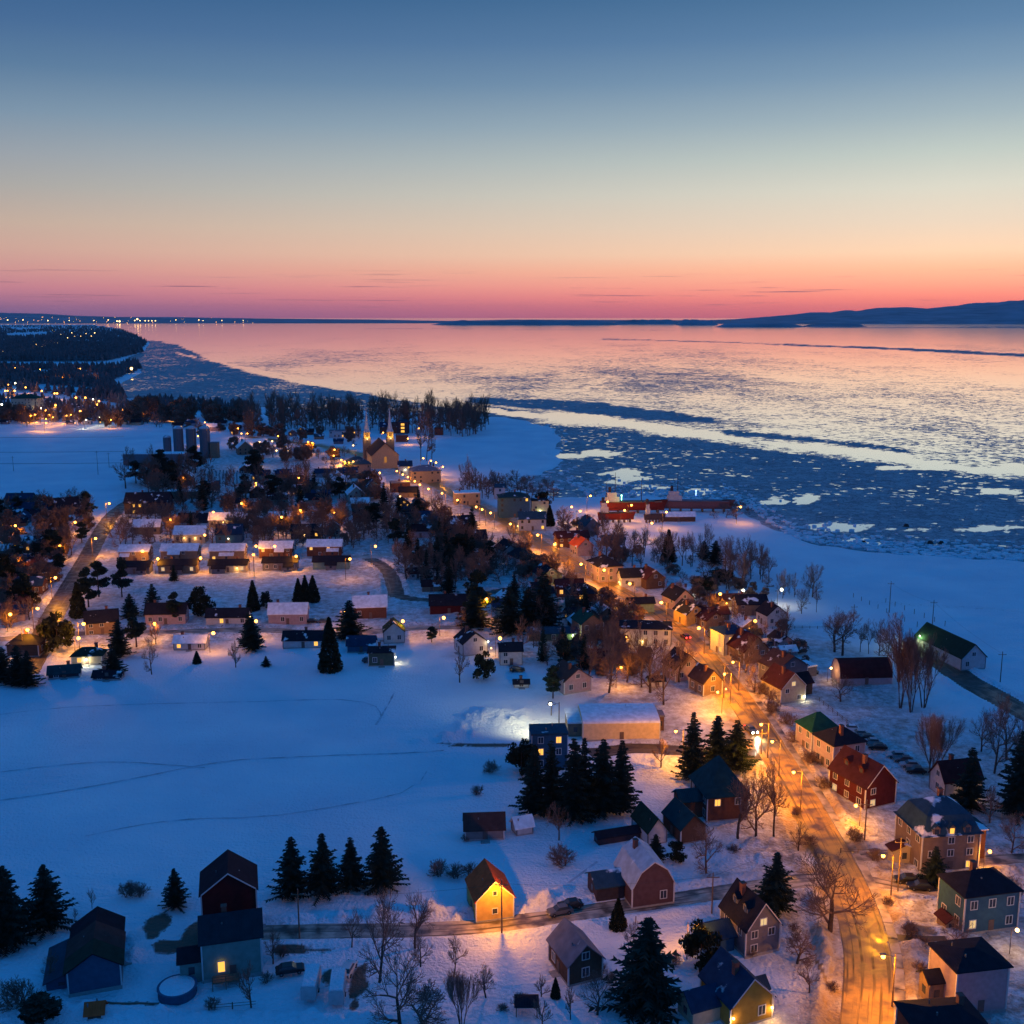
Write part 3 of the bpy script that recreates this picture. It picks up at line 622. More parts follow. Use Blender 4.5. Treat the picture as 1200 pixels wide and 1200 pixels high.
def house(bx, by, L, D, H, Rr, rot, style='gable', wall='white', roof='black', snow=.15, label=None, cat='house', name='house', lit=0, litk=1, wins=True, chim=1,
          dormers=0, dormer_side=-1, wings=(), lamps=(), door=True, cluster=None, where=None, gable_trim=False, group=None, two=None):
    c, s, L, D = place_dims(bx, by, L, D, rot); cz = math.cos(math.atan2(CH, c.y)); H /= s*cz*1.02; Rr /= s*cz*1.02
    fine = s > 2.6
    t = empty(name, c, R(rot), label, cat, group)
    seed = random.Random(int(bx*7+by*13))
    shell(L, D, H, Rr, style).build('wall', wallmat(wall), t)
    rf = roof_mesh(L, D, H, Rr, style, t=.22 if s > 2.6 else .3).build('roof', roofmat(roof, snow), t)
    if style == 'mansard':
        k = Rr*.62; i = k*.42
        MB().frus((-L/2+i+.0, L/2-i, -D/2+i, D/2-i, H+k+.003), (-L/2+i+D*.33, L/2-i-D*.33, -.3, .3, H+Rr)).build('upper_roof', roofmat('slate', .35), t)
    if chim and s > 1.5:
        ch = MB(); x = L*seed.uniform(-.3, .3); w = .38; top = H+Rr+.9 if style != 'flat' else H+1.6
        yb = D*.12; ch.box(x-w, x+w, yb-w, yb+w, H, top).box(x-w-.08, x+w+.08, yb-w-.08, yb+w+.08, top+.002, top+.16)
        ch.build('chimney', 'chimney_brick', rf)
    camd = Vector((-c.x, -c.y, 0)).normalized(); rloc = lambda v: Vector((v.x*math.cos(R(rot))+v.y*math.sin(R(rot)), -v.x*math.sin(R(rot))+v.y*math.cos(R(rot)), 0))
    cl = rloc(camd); spots = []
    if wins:
        fl = max(1, round(H/2.75)); wh = min(1.35, H/fl*.5)
        def add_face(n, length, rz, hgt_extra):
            if cl.dot(Vector((n[0], n[1], 0))) < -.15: return
            k = max(1, int(length/3.1)); ww = 1.1 if k > 1 or length > 3.5 else .8
            for f in range(fl + (1 if hgt_extra > 2.0 else 0)):
                kk = k if f < fl else max(1, int(k*.45))
                for q in range(kk):
                    off = (q+.5)/kk*length-length/2
                    if f == fl: off *= .5
                    z = f*(H/fl)+H/fl*.32 if f < fl else H+.35
                    if seed.random() < (.3 if s > 4 else .42): continue
                    if f == 0 and door and q == kk//2 and n[1] == -1 and kk > 1: continue
                    spots.append((Vector((n[0]*(L/2), n[1]*(D/2), z)) + Vector((-n[1]*off, n[0]*off, 0)), rz, ww, wh if f < fl else min(1.1, hgt_extra*.4), abs(cl.dot(Vector((n[0], n[1], 0))))))
        gx = Rr if style in ('gable', 'gambrel') else 0
        add_face((0, -1), L, 0, 0); add_face((0, 1), L, math.pi, 0); add_face((1, 0), D, math.pi/2, gx); add_face((-1, 0), D, -math.pi/2, gx)
        order = sorted(range(len(spots)), key=lambda i: -spots[i][4]+seed.random()*.3)[:lit]
        for i, (lc, rz, ww, hh, _) in enumerate(spots): window_obj(t, lc, rz, ww, max(.6, hh), litk if i in order else 0, fine)
    if door and s > 2.0:
        d = MB().box(-.5, .5, -.06, .01, 0, 2.05); n = (0, -1) if cl.y < 0 else (0, 1)
        dd = d.build('door', 'door', t); dd.location = (0.1, n[1]*D/2, .15); dd.rotation_euler = (0, 0, 0 if n[1] < 0 else math.pi)
        st = MB().box(-.9, .9, -1.3, -.02, -.6, .12); so = st.build('doorstep', 'concrete', t); so.location = (0.1, n[1]*D/2, 0); so.rotation_euler = dd.rotation_euler
    if s > 3.6:
        fd = MB().box(-L/2-.06, L/2+.06, -D/2-.06, D/2+.06, -1.2, .35).build('foundation', 'concrete', t)
        for sx in (-1, 1):
            for sy in (-1, 1): MB().box(sx*L/2-.11, sx*L/2+.11, sy*D/2-.11, sy*D/2+.11, .36, H-.02).build('corner_board', 'trim' if wall != 'white' else 'metal', t)
        vx = L*seed.uniform(-.35, .35); zz = H+Rr*.45 if style not in ('flat', 'arch') else H+.4; MB().tube((vx, D*.22, zz-.5), (vx, D*.22, zz+.9), .09, .09, 6).build('vent_pipe', 'metal', rf); MB().tube((vx*.3-1, -D*.2, zz-.5), (vx*.3-1, -D*.2, zz+.75), .14, .14, 6).build('vent_pipe', 'metal', rf)
    if gable_trim:
        if style in ('gable', 'gambrel'):
            pr = profile(style, D, H, Rr); sx = 1 if cl.x > 0 else -1
            for a, b_ in zip(pr[:-1], pr[1:]):
                tb = MB(); X = sx*(L/2+.48); o2 = .0
                tb.poly([(X, a[0], a[1]+.0), (X, b_[0], b_[1]+.0), (X, b_[0], b_[1]+.24), (X, a[0], a[1]+.24)]); tb.poly([(X+sx*.05, a[0], a[1]), (X+sx*.05, b_[0], b_[1]), (X+sx*.05, b_[0], b_[1]+.24), (X+sx*.05, a[0], a[1]+.24)])
                tb.poly([(X, a[0], a[1]+.24), (X+sx*.05, a[0], a[1]+.24), (X+sx*.05, b_[0], b_[1]+.24), (X, b_[0], b_[1]+.24)]); tb.poly([(X, a[0], a[1]), (X+sx*.05, a[0], a[1]), (X+sx*.05, b_[0], b_[1]), (X, b_[0], b_[1])])
                tb.build('bargeboard', 'trim', t)
    for q in range(dormers):
        x = ((q+.5)/dormers-.5)*L*.8; y = dormer_side*D*.30; zb = H+Rr*(1-abs(y)/(D/2)) if style != 'mansard' else H+.3
        if style == 'mansard': y = dormer_side*(D/2-.05)
        do = MB(); dw, dl, dh = .7, 1.6, 1.35
        sgn = dormer_side
        do.extrude([(-dw, 0), (-dw, dh), (0, dh+.6), (dw, dh), (dw, 0)], -.05, dl)
        o = do.build('dormer', wallmat(wall if wall != 'dark' else 'grey'), t); o.location = (x, y, zb-.25); o.rotation_euler = (0, 0, math.pi/2 if sgn < 0 else -math.pi/2)
        ro = MB(); ro.extrude([(-dw-.2, dh-.1), (0, dh+.68), (dw+.2, dh-.1), (dw+.2, dh+.04), (0, dh+.84), (-dw-.2, dh+.04)], -.25, dl); ro.build('dormer_roof', roofmat(roof, snow), o)
        wo_ = window_obj(o, (-.06, 0, .25), -math.pi/2, .8, 1.0, litk if (lit and q == dormers//2 and style == 'mansard') else 0, False)
    for wg in wings:
        ox, oy, l2, d2, h2, r2, rr2, st2 = wg[:8]; wc = wg[8] if len(wg) > 8 else wall; rc = wg[9] if len(wg) > 9 else roof; lw = wg[10] if len(wg) > 10 else 0
        ox, oy, l2, d2 = ox/s, oy/s, l2/s, d2/s; h2 /= s*cz*1.02; r2 /= s*cz*1.02
        w_ = shell(l2, d2, h2, r2, st2).build('wing', wallmat(wc), t); w_.location = (ox, oy, 0); w_.rotation_euler = (0, 0, R(rr2))
        roof_mesh(l2, d2, h2, r2, st2).build('wing_roof', roofmat(rc, snow), w_)
        if fine:
            for (nn, ln, rz) in (((0,-1), l2, 0), ((-1,0), d2, -math.pi/2), ((1,0), d2, math.pi/2)):
                k = max(1, int(ln/3.2))
                for q in range(k):
                    off = (q+.5)/k*ln-ln/2
                    window_obj(w_, Vector((nn[0]*l2/2, nn[1]*d2/2, h2*.35)) + Vector((-nn[1]*off, nn[0]*off, 0)), rz, .9, min(1.2, h2*.42), 2 if lw > 0 else 0, False); lw -= 1
    for lm in lamps:                                       # wall lamps: (face, along fraction, height fraction, power, kind)
        fc, al, hf, pw, kd = lm
        n = {'f': (0, -1), 'b': (0, 1), 'r': (1, 0), 'l': (-1, 0)}[fc]; ln = L if fc in 'fb' else D
        off = al*ln/2; p = Vector((n[0]*(L/2+.35), n[1]*(D/2+.35), H*hf)) + Vector((-n[1]*off, n[0]*off, 0))
        lb = MB().lathe([(.02,-.22),(.17,-.12),(.2,.02),(.12,.18),(.02,.22)], 8).build('wall_lamp', {'w': 'bulb_white', 'o': 'bulb_sodium', 'y': 'bulb_warm', 'g': 'bulb_white'}[kd], t)
        lb.location = p; MB().box(-.04, .04, -.04, .04, .2, .34).tube((0,0,.3), (-n[0]*.36, -n[1]*.36, .3), .03).build('bracket', 'dark_metal', lb)
        point_light(lb, (n[0]*.3, n[1]*.3, -.35), pw, {'w': (1,.85,.5), 'o': (1,.35,.01), 'y': (1,.5,.12), 'g': (.85,1,.35)}[kd])
    if cluster: auto(t, cluster, label, where, bx); 
    HOUSES.append((c.x, c.y, max(L, D)/2+2)); t['_s'] = s
    return t
# ================================================================ TREES
def seg_tree(seed, h=11, spread=.5, levels=5, twig=.014, droop=0, multi=1, up=.55, first=.28):
    rnd = random.Random(seed); trunk = MB(); crown = MB()
    def branch(p, d, ln, r, lv):
        n = 3 if lv < 1 else 2; q = p
        for i in range(n):
            dd = (d + Vector((rnd.gauss(0, .12), rnd.gauss(0, .12), rnd.gauss(0, .06)+.05*up))).normalized(); q2 = q + dd*(ln/n); r2 = max(twig, r*(1-.22*(i+1)/n*1.6))
            (trunk if lv < 1 else crown).tube(q, q2, r if i == 0 else rr, r2, 6 if lv == 0 else (4 if lv < 3 else 3), cap=False)
            rr = r2; d = dd; q = q2
            if lv < levels:
                k = {0: 2, 1: 2, 2: 2, 3: 1, 4: 1}[min(lv, 4)] if (lv or i > 0) else (1 if rnd.random() < .5 else 0)
                for _ in range(k):
                    a = rnd.uniform(0, 2*math.pi); side = Vector((math.cos(a), math.sin(a), 0)); side = (side - d*side.dot(d)).normalized()
                    sp_ = spread*(1.5 if lv == 0 else (1.15 if lv == 1 else 1)); nd = (d*max(.1, 1-sp_*rnd.uniform(.6, 1.1)) + side*sp_*rnd.uniform(.8, 1.3) + Vector((0, 0, up*.2))).normalized()
                    branch(q, nd, ln*rnd.uniform(.52, .74), max(twig, r2*.6), lv+1)
        if lv < levels: branch(q, (d+Vector((rnd.gauss(0, .2), rnd.gauss(0, .2), .1))).normalized(), ln*.6, max(twig, rr*.75), lv+1)
    for m in range(multi):
        a = rnd.uniform(0, 6.28) if multi > 1 else 0; t = .28 if multi > 1 else .03
        branch(Vector((math.cos(a)*.25*(multi > 1), math.sin(a)*.25*(multi > 1), -.5)), Vector((math.cos(a)*t, math.sin(a)*t, 1)).normalized(), h*first*(1 if multi == 1 else 1.1), h*.02*(1 if multi == 1 else .7)+.03, 0)
    zs = [v[2] for v in crown.v]; k = h/max(zs)
    for mb in (trunk, crown): mb.v = [(x*k, y*k, z*k) for x, y, z in mb.v]
    return trunk, crown
def leafquads(mb, rnd, c, r, n, sz, flat=.5):
    for _ in range(n):
        while True:
            q = Vector((rnd.uniform(-1,1), rnd.uniform(-1,1), rnd.uniform(-1,1)))
            if q.length < 1: break
        p = Vector(c) + Vector((q.x*r[0], q.y*r[1], q.z*r[2])); a = Vector((rnd.gauss(0,1), rnd.gauss(0,1), rnd.gauss(0, flat))).normalized(); b = a.orthogonal().normalized(); b = (b*math.cos(1)+a.cross(b)*math.sin(rnd.uniform(0,6))).normalized()
        s = sz*rnd.uniform(.6, 1.3); mb.poly([p-a*s-b*s*.22, p+a*s*.1-b*s*.5, p+a*s, p+a*s*.1+b*s*.5])
def conifer(seed, h=12, w=5.5, kind='spruce'):
    rnd = random.Random(seed); tr = MB().tube((0,0,-.6), (0,0,h*.93), h*.018+.05, .03, 7); cr = MB()
    if kind == 'spruce':
        z = h*.07; 
        while z < h*.985:
            t = z/h; rad = w/2*1.12*(1-t)**.85*(.62+.62*rnd.random())+.15; nb = int(5+6*(1-t)+rnd.random()*2); a0 = rnd.uniform(0, 6.28)
            for i in range(nb):
                a = a0+6.283*i/nb+rnd.gauss(0, .18); ln = rad*rnd.uniform(.45, 1.15); dirv = Vector((math.cos(a), math.sin(a), 0)); dr = rnd.uniform(.12, .42)
                base = Vector((0, 0, z)); prev = base
                m = max(2, int(ln/.38))
                for k in range(1, m+1):
                    f = k/m; p = base + dirv*(ln*f) + Vector((0, 0, -ln*dr*f + ln*.22*f*f))
                    wd = (.5*(1-f*.6)*min(1, ln/1.5)+.16); side = Vector((-dirv.y, dirv.x, 0))
                    for sg in (-1, 1):
                        tip = p + side*sg*wd*rnd.uniform(.7, 1.2) + dirv*wd*.5 + Vector((0, 0, -.16*rnd.random()-.05))
                        cr.poly([prev, p, tip, prev*.55+tip*.45+Vector((0,0,-.1))])
                    if rnd.random() < .55:
                        cr.poly([prev+Vector((0,0,.05)), p+Vector((0,0,.12)), p+Vector((0,0,-.26*rnd.random()-.1)), prev+Vector((0,0,-.25))])
                    prev = p
            z += h*rnd.uniform(.024, .038)
    elif kind == 'pine':
        for i in range(20):
            t = rnd.uniform(.3, 1); a = rnd.uniform(0, 6.28); rr = w/2*math.sin(min(1, (1.12-t)*1.25)*math.pi/2+.1)*rnd.uniform(.25, .78)
            c = (math.cos(a)*rr, math.sin(a)*rr, t*h*.93); tr.tube((0,0,c[2]-h*.07), c, .07, .03, 4)
            leafquads(cr, rnd, c, (w*.2, w*.2, h*.055), 150, .34, .8)
        leafquads(cr, rnd, (0,0,h*.93), (w*.14, w*.14, h*.07), 120, .3, 1)
    elif kind == 'cedar':
        n = 2600
        for i in range(n):
            t = rnd.random()**1.25; rad = w/2*(1-t**1.6)*(.78+.3*mnoise.noise(Vector((t*5, i % 7, seed)))); a = rnd.uniform(0, 6.28); k = rnd.uniform(.72, 1.06)
            leafquads(cr, rnd, (math.cos(a)*rad*k, math.sin(a)*rad*k, t*h*.98+.1), (.1,.1,.1), 1, .3, 1.6)
    elif kind == 'bush':
        for i in range(26):
            a = rnd.uniform(0, 6.28); t = rnd.uniform(.15, .95); rr = w/2*math.sqrt(max(0, 1-(t*1.9-.85)**2*.9))*rnd.uniform(.4, .85)
            leafquads(cr, rnd, (math.cos(a)*rr, math.sin(a)*rr, t*h*.9), (w*.17, w*.17, h*.12), 85, .26, 1)
    return tr, cr
TREEK = {}
def tree_proto(kind, v):
    k = (kind, v)
    if k in TREEK: return TREEK[k]
    H0 = {'bare': 11, 'farbare': 11, 'vase': 13, 'elm': 13, 'sapling': 5, 'shrub': 2.6, 'spruce': 12, 'pine': 11, 'cedar': 8, 'bush': 5}[kind]
    if kind == 'bare': tr, cr = seg_tree(100+v, 11, .5, 5, .014)
    elif kind == 'farbare': tr, cr = seg_tree(130+v, 11, .5, 4, .035)
    elif kind == 'elm': tr, cr = seg_tree(150+v, 13, .62, 5, .022, up=.3, first=.2)
    elif kind == 'vase': tr, cr = seg_tree(170+v, 13, .3, 5, .018, multi=3+v % 2, up=.9, first=.34)
    elif kind == 'sapling': tr, cr = seg_tree(200+v, 5, .42, 4, .014)
    elif kind == 'shrub': tr, cr = seg_tree(230+v, 2.6, .5, 3, .014, multi=7, first=.4)
    else: tr, cr = conifer(300+v, H0, {'spruce': 6, 'pine': 6.5, 'cedar': 3.6, 'bush': 5}[kind], kind)
    mt = {'spruce': 'needles', 'pine': 'needles', 'cedar': 'cedar', 'bush': 'cedar'}.get(kind, 'twig')
    rr_ = sorted(math.hypot(p[0], p[1]) for p in cr.v); sp = rr_[int(len(rr_)*.97)]*2
    TREEK[k] = (tr.mesh('trunk', 'bark'), cr.mesh('crown', mt), H0, sp); return TREEK[k]
TNAME = dict(bare='bare_tree', farbare='bare_tree', vase='bare_tree', elm='bare_tree', sapling='bare_tree', shrub='shrub', spruce='spruce_tree', pine='pine_tree', cedar='cedar_tree', bush='evergreen_tree')
NTREE = 0
def tree(px, py, hpx, kind, wpx=None, label=None, cluster=None, desc=None, where=None, v=None, group=None, p=None):
    """stem foot at photo pixel px,py; height and crown width in photo pixels"""
    global NTREE; NTREE += 1
    if v is None: v = NTREE % {'bare': 5, 'farbare': 6, 'vase': 3, 'elm': 2, 'sapling': 3, 'shrub': 3, 'spruce': 5, 'pine': 4, 'cedar': 3, 'bush': 3}[kind]
    if p is None: p = at(px, py)
    s = scale_at(p); tr, cr, H0, W0 = tree_proto(kind, v)
    if wpx and kind == 'spruce': wpx *= 1.2
    k = hpx/(s*.9)/H0; kx = k if wpx is None else (wpx/s)/W0
    t = empty(TNAME[kind], p, (NTREE*2.399) % 6.283, label, 'shrub' if kind == 'shrub' else 'tree', group)
    a = link('stems' if kind == 'shrub' else 'trunk', tr, t); b = link('crown', cr, t)
    for o in (a, b): o.scale = (kx, kx, k)
    if cluster: auto(t, cluster, desc, where, px)
    return t
# ================================================================ LAMPS, POLES
LP = {}
def lamp_parts(fine, kd):
    k = (fine, kd)
    if k in LP: return LP[k]
    bm = {'o': 'bulb_sodium', 'w': 'bulb_white', 'y': 'bulb_warm', 'g': 'bulb_white'}[kd]
    r = {2: .33, 1: .5, 0: .9}[fine]
    pole = MB().tube((0,0,-.6), (0,0,8.6), .13, .09, 6).mesh('pole', 'pole_wood')
    arm = MB().tube((0,0,8.2), (1.5,0,8.55), .045, .04, 5).mesh('arm', 'metal')
    head = MB().box(1.35, 2.25, -.16, .16, 8.5, 8.66).frus((1.35,2.25,-.16,.16,8.662), (1.5,2.1,-.08,.08,8.75)).mesh('lamp_head', 'metal')
    bulb = MB().lathe([(.03,-r), (r*.75,-r*.65), (r,0), (r*.75,r*.65), (.03,r)], 10).mesh('bulb', bm, True)
    LP[k] = (pole, arm, head, bulb, r); return LP[k]
NL = 0
def lamp(px, py, z=8.2, power=900, kd='o', toward=0, label=None, cluster=None, where='', desc='orange street lamp', light=True, order='left', key=None, group=None):
    global NL; NL += 1
    power *= {'o': .95, 'y': .8, 'w': .6, 'g': 1}[kd]
    p = at(px, py, z); s = scale_at(p); fine = 2 if s > 4 else (1 if s > 1.2 else 0)
    pole, arm, head, bulb, r = lamp_parts(fine, kd); k = z/8.2
    a = R(toward); t = empty('street_lamp', (p.x-1.8*k*math.cos(a), p.y-1.8*k*math.sin(a), 0), a, label, 'street lamp', group)
    for nm, me in (('pole', pole), ('arm', arm), ('lamp_head', head)):
        o = link(nm, me, t); o.scale = (k, k, k)
    b = link('bulb', bulb, t, (1.8*k, 0, z))
    if light: point_light(b, (0, 0, -r-.25), power, {'o': (1,.34,.008), 'w': (1,.86,.5), 'y': (1,.5,.12), 'g': (.8,1,.5)}[kd], .3)
    if cluster: auto(t, cluster, desc, where, key if key is not None else px, order)
    return t
def upole(px, py, hpx, label, arm=True, kind='utility_pole', cat='utility pole'):
    p = at(px, py); s = scale_at(p); h = hpx/(s*.9)
    t = empty(kind, p, 0, label, cat)
    MB().tube((0,0,-.6), (0,0,h), .15, .1, 7).build('pole', 'pole_wood', t)
    if arm:
        MB().box(-1.1, 1.1, -.06, .06, h-.9, h-.78).build('crossarm', 'pole_wood', t)
        for x in (-1, 0, 1): MB().lathe([(.05, 0), (.07, .1), (.03, .2)], 6, (x, 0)).build('insulator', 'concrete', t).location = (0, 0, h-.77 if x else h)
    return t, p + Vector((0, 0, h-.6)), p
def wire(a, b, label, sag=.9, r=.018):
    mb = MB(); n = 14; pr = None
    for i in range(n+1):
        t = i/n; q = a.lerp(b, t) - Vector((0, 0, sag*4*t*(1-t)))
        if pr is not None: mb.tube(pr, q, r, r, 3, False)
        pr = q
    return tag(mb.build('overhead_wire', 'dark_metal'), label, 'wire')
# ================================================================ CARS
CARP = {}
CARC = dict(black=(.012,.012,.015), silver=(.35,.36,.38), white=(.6,.6,.6), red=(.2,.015,.015), grey=(.1,.1,.11), blue=(.02,.04,.1), snowy=(.7,.72,.75))
def car_meshes(col):
    if col in CARP: return CARP[col]
    if 'car_'+col not in MAT: principled('car_'+col, CARC[col], .3 if col != 'snowy' else .8, .05, 1, spec=.5)
    # side profile (x,z) of body, and greenhouse; extruded across with inset
    bm = MB(); prof = [(-2.15,.35),(-2.2,.75),(-2.05,.92),(-1.3,.98),(1.0,.95),(1.95,.82),(2.18,.6),(2.2,.35)]
    def ex(prof, y, inset, zt):
        b = len(bm.v); n = len(prof)
        for sy in (-1, 1):
            for x, z in prof: bm.v.append((x*(1 if z < .8 else .985), sy*(y-(inset if z > .85 else 0)), z))
        bm.f.append(tuple(b+i for i in range(n))); bm.f.append(tuple(b+n+n-1-i for i in range(n)))
        for i in range(n): j = (i+1) % n; bm.f.append((b+j, b+i, b+n+i, b+n+j))
    ex(prof, .88, .06, 0)
    roofb = MB().frus((-1.25,.35,-.68,.68,1.405),(-1.15,.25,-.62,.62,1.46))
    bm.v += roofb.v; off = len(bm.v)-len(roofb.v); bm.f += [tuple(i+off for i in f) for f in roofb.f]
    gl = MB().frus((-1.75,.98,-.8,.8,.96),(-1.25,.35,-.68,.68,1.4))
    wh = MB().tube((0,-.11,0),(0,.11,0),.33,.33,12); rim = MB().tube((0,-.125,0),(0,.125,0),.17,.17,8)
    CARP[col] = (bm.mesh('body', 'car_'+col), gl.mesh('windows', 'glass_dark'), wh.mesh('tyre', 'tyre'), rim.mesh('rim', 'metal')); return CARP[col]
LIGHTM = {}
def car(px, py, rot, col='black', label=None, cluster=None, where='', desc=None, lights=False, snow=False, p=None, group=None, typ='car'):
    p = p or at(px, py); t = empty('parked_car' if not lights else 'car', p+Vector((0,0,.1)), R(rot), label, 'car', group)
    b, g_, w, rim = car_meshes(col); link('body', b, t); link('windows', g_, t)
    for x in (-1.35, 1.35):
        for y in (-.83, .83):
            o = link('wheel', w, t, (x, y, .33)); link('rim', rim, o)
    if not LIGHTM:
        for k, m in (('on', 'head_light'), ('off', 'trim'), ('ton', 'tail_light'), ('toff', 'wall_red')):
            if m == 'wall_red': wallmat('red')
            rr = .24 if k in ('on', 'ton') else .14
            LIGHTM[k] = MB().lathe([(rr*.9,-.03),(rr,0),(rr*.9,.03)], 8).mesh('light', m)
    for y in (-.62, .62):
        o = link('headlight', LIGHTM['on' if lights == 'front' else 'off'], t, (2.2, y, .64)); o.rotation_euler = (0, R(90), 0)
        o = link('tail_light', LIGHTM['ton' if lights else 'toff'], t, (-2.2, y, .72)); o.rotation_euler = (0, R(90), 0)
    if lights == 'front':
        l = bpy.data.lights.new('headlight_beam', 'SPOT'); l.energy = 9000; l.color = (1, .82, .55); l.spot_size = R(70); l.spot_blend = .8; l.shadow_soft_size = .15
        lo = bpy.data.objects.new('headlight_beam', l); COL.objects.link(lo); lo.parent = t; lo.location = (2.4, 0, .7); lo.rotation_euler = (R(83), 0, R(-90))
    if snow: MB().frus((-1.2,.3,-.62,.62,1.465),(-1.05,.15,-.45,.45,1.6)).build('snow_cap', 'snow', t)
    if cluster: auto(t, cluster, desc, where, px)
    return t
# ================================================================ PLACEMENTS: houses of the foreground
A, B = 104.5, 14.5
house(271,1104,52,62,56,20, A,'gable','red','black',.05,'tall dark red barn with white trim behind the pale grey house','barn','barn',gable_trim=True,lit=0,chim=0,wins=False)
t = house(273,1146,67,44,42,18, B,'gable','mint','dslate',.0,'pale grey-green house with slate roof right in front of the red barn','house','house',lit=1,litk=1,wins=False,wings=[(-46,-2,26,30,22,7,0,'gable','mint','black')])
window_obj(t, (-1.6, -3.32, 1.6), 0, 1.0, 1.7, 1, True)
mb = MB().box(-3.0,1.0,-5.4,-3.5,1.0,1.18)
for x in (-2.95,-1.0,.95): mb.box(x-.06,x+.06,-5.35,-5.23,-1,2.1)
mb.box(-3.0,1.0,-5.35,-5.27,2.0,2.12).box(-3.0,1.0,-5.35,-5.27,1.55,1.63); mb.build('deck', 'pole_wood', t)
t = house(112,1162,100,58,26,16, 108,'gable','blue','black',.0,'long old barn with green-edged dark roof and blue lean-to','barn','barn',wins=False,chim=0,wings=[(6,38,72,34,8,10,180,'shed','blue','slate')])
ob = t; L_, D_, H_, R_ = 100/7.5, 58/7.5, 26/7.5/.865, 16/7.5/.865
for x0, x1, mm_ in ((-.54, -.22, 'dgreen'), (-.22, .16, 'brown')):
    e_ = .45; y_ = D_/2+e_; zz_ = H_-R_*e_/(D_/2)
    MB().extrude([(-y_, zz_+.24), (0, H_+R_+.24), (y_, zz_+.24), (y_, zz_+.31), (0, H_+R_+.31), (-y_, zz_+.31)], x0*L_, x1*L_).build('roof_sheet', roofmat(mm_), ob)
house(111,1196,17,16,8,7, 10,'gable','brown','red',.1,'small shed with red roof at the bottom edge below the old barn','shed','shed',wins=False,chim=0,door=False)
house(580,1079,50,45,25,19, A,'gable','gold','red',.12,'small yellow house with bright red roof beside the lit lane pole','house','house',wins=False,lit=0,chim=0,gable_trim=True)
hs = [o for o in bpy.data.objects if o.name.startswith('house') and o.type == 'EMPTY'][-1]
window_obj(hs, (-3.6, 0, 1.35), -math.pi/2, .8, .95, 0, True); window_obj(hs, (-3.6, 0, 4.7), -math.pi/2, .6, .7, 0, True)
house(765,1062,58,52,24,26, A,'gambrel','purple','pale',.25,'plum coloured gambrel house with pale metal roof beside the lane','house','house',lit=0,chim=1,gable_trim=True,
      wings=[(12,44,34,34,17,9,90,'gable','dark','slate',1)])
house(686,1152,56,44,24,18, 112,'gable','brown','grey',.25,'brown garage with grey roof left of the biggest spruce','garage','garage',wins=True,lit=0,chim=0)
house(880,1201,64,58,26,24, 112,'gable','yellow','navy',.12,'mustard yellow house with navy roof and two lit wall lamps','house','house',lit=0,chim=1,gable_trim=True,lamps=[('l',.92,.55,160,'y'),('l',-.92,.55,160,'y')],
      wings=[(6,44,44,34,18,12,90,'gable','cream','navy',2),(10,-36,18,20,14,8,90,'gable','yellow','navy')])
house(893,1118,56,46,30,26, 110,'gable','grey','black',.1,'grey-mauve house with black roof and two small dormers','house','house',lit=1,litk=2,dormers=2,dormer_side=1,gable_trim=True,
      wings=[(8,44,36,34,16,9,90,'gable','blue','navy')])
house(1160,1092,72,50,42,16, 12,'hip','blue','black',.06,'two-storey blue house with black hip roof and white window frames','house','house',lit=1,litk=2,chim=1,
      wings=[(-43,-4,18,14,10,4,90,'gable','tan','maroon')])
house(1148,1188,66,56,48,8, 10,'hip','pink','black',.12,'pale pinkish block house with black roof and snowy yard','house','house',lit=0,chim=0,wins=False,
      wings=[(-42,6,20,22,26,7,0,'gable','tan','black')])
house(1112,1262,84,52,50,10, 6,'hip','brick','black',.08,'dark flat-topped house cut by the bottom right edge','house','house',lit=0,chim=1)
house(1112,1022,72,62,42,30, 8,'mansard','stone','slate',.35,'large stone manor with pale mansard roof and lit dormer windows','house','manor_house',lit=1,litk=1,dormers=3,dormer_side=-1,
      wings=[(46,8,26,30,34,5,0,'hip','brick','teal'),(-43,0,12,30,17,5,90,'gable','cream','maroon',0)],lamps=[])
house(1031,946,62,46,26,22, 114,'gable','red','maroon',.06,'dark red house with maroon roof, dormers and two lit gable windows','house','house',lit=2,litk=2,dormers=2,dormer_side=1,gable_trim=True,lamps=[('l',-1.05,.4,0,'o')][:0])
house(994,902,38,44,30,14, 110,'hip','pink','black',.1,'pale house with black pyramid roof next to the green roofed one','house','house',lit=0)
house(966,882,32,36,26,16, 108,'hip','pink','green',.05,'house with bright green roof right of the main road','house','house',lit=0,chim=0)
house(929,823,38,34,18,16, 112,'gable','cream','maroon',.05,'pale yellow gabled house with white wall light and red side roof','house','house',lit=1,litk=2,gable_trim=True,wings=[(8,-26,26,24,14,9,90,'gable','brown','maroon')],lamps=[('l',.9,.3,120,'w')])
house(928,802,34,44,20,13, 115,'gable','grey','brown',.15,'grey gabled house with two lit attic windows behind the yellow gable','house','house',lit=2,litk=2,wings=[(4,-34,24,20,12,3,90,'flat','grey','snow')])
house(1015,803,62,30,8,19, 4,'arch','pink','maroon',.0,'long round-roofed dark maroon hall in the riverside lots','hall','storage_hall',wins=False,chim=0)
house(1140,785,92,32,15,15, 103,'gable','white','dgreen',.0,'long white riverside warehouse with dark green roof and floodlight','warehouse','warehouse',lit=0,chim=0,lamps=[('b',-.75,1.2,1400,'g')])
house(1128,935,48,30,20,18, 12,'gable','white','maroon',.05,'white cottage with maroon roof behind a spruce, yard lit yellow','house','house',lit=0,lamps=[('f',.3,.5,260,'y')])
house(852,962,58,50,28,34, 100,'hip','brick','teal',.0,'brick house with tall steep teal roof among bare roadside trees','house','house',lit=1,litk=1,chim=0,wings=[(-2,34,36,26,20,8,90,'gable','brown','teal',3)])
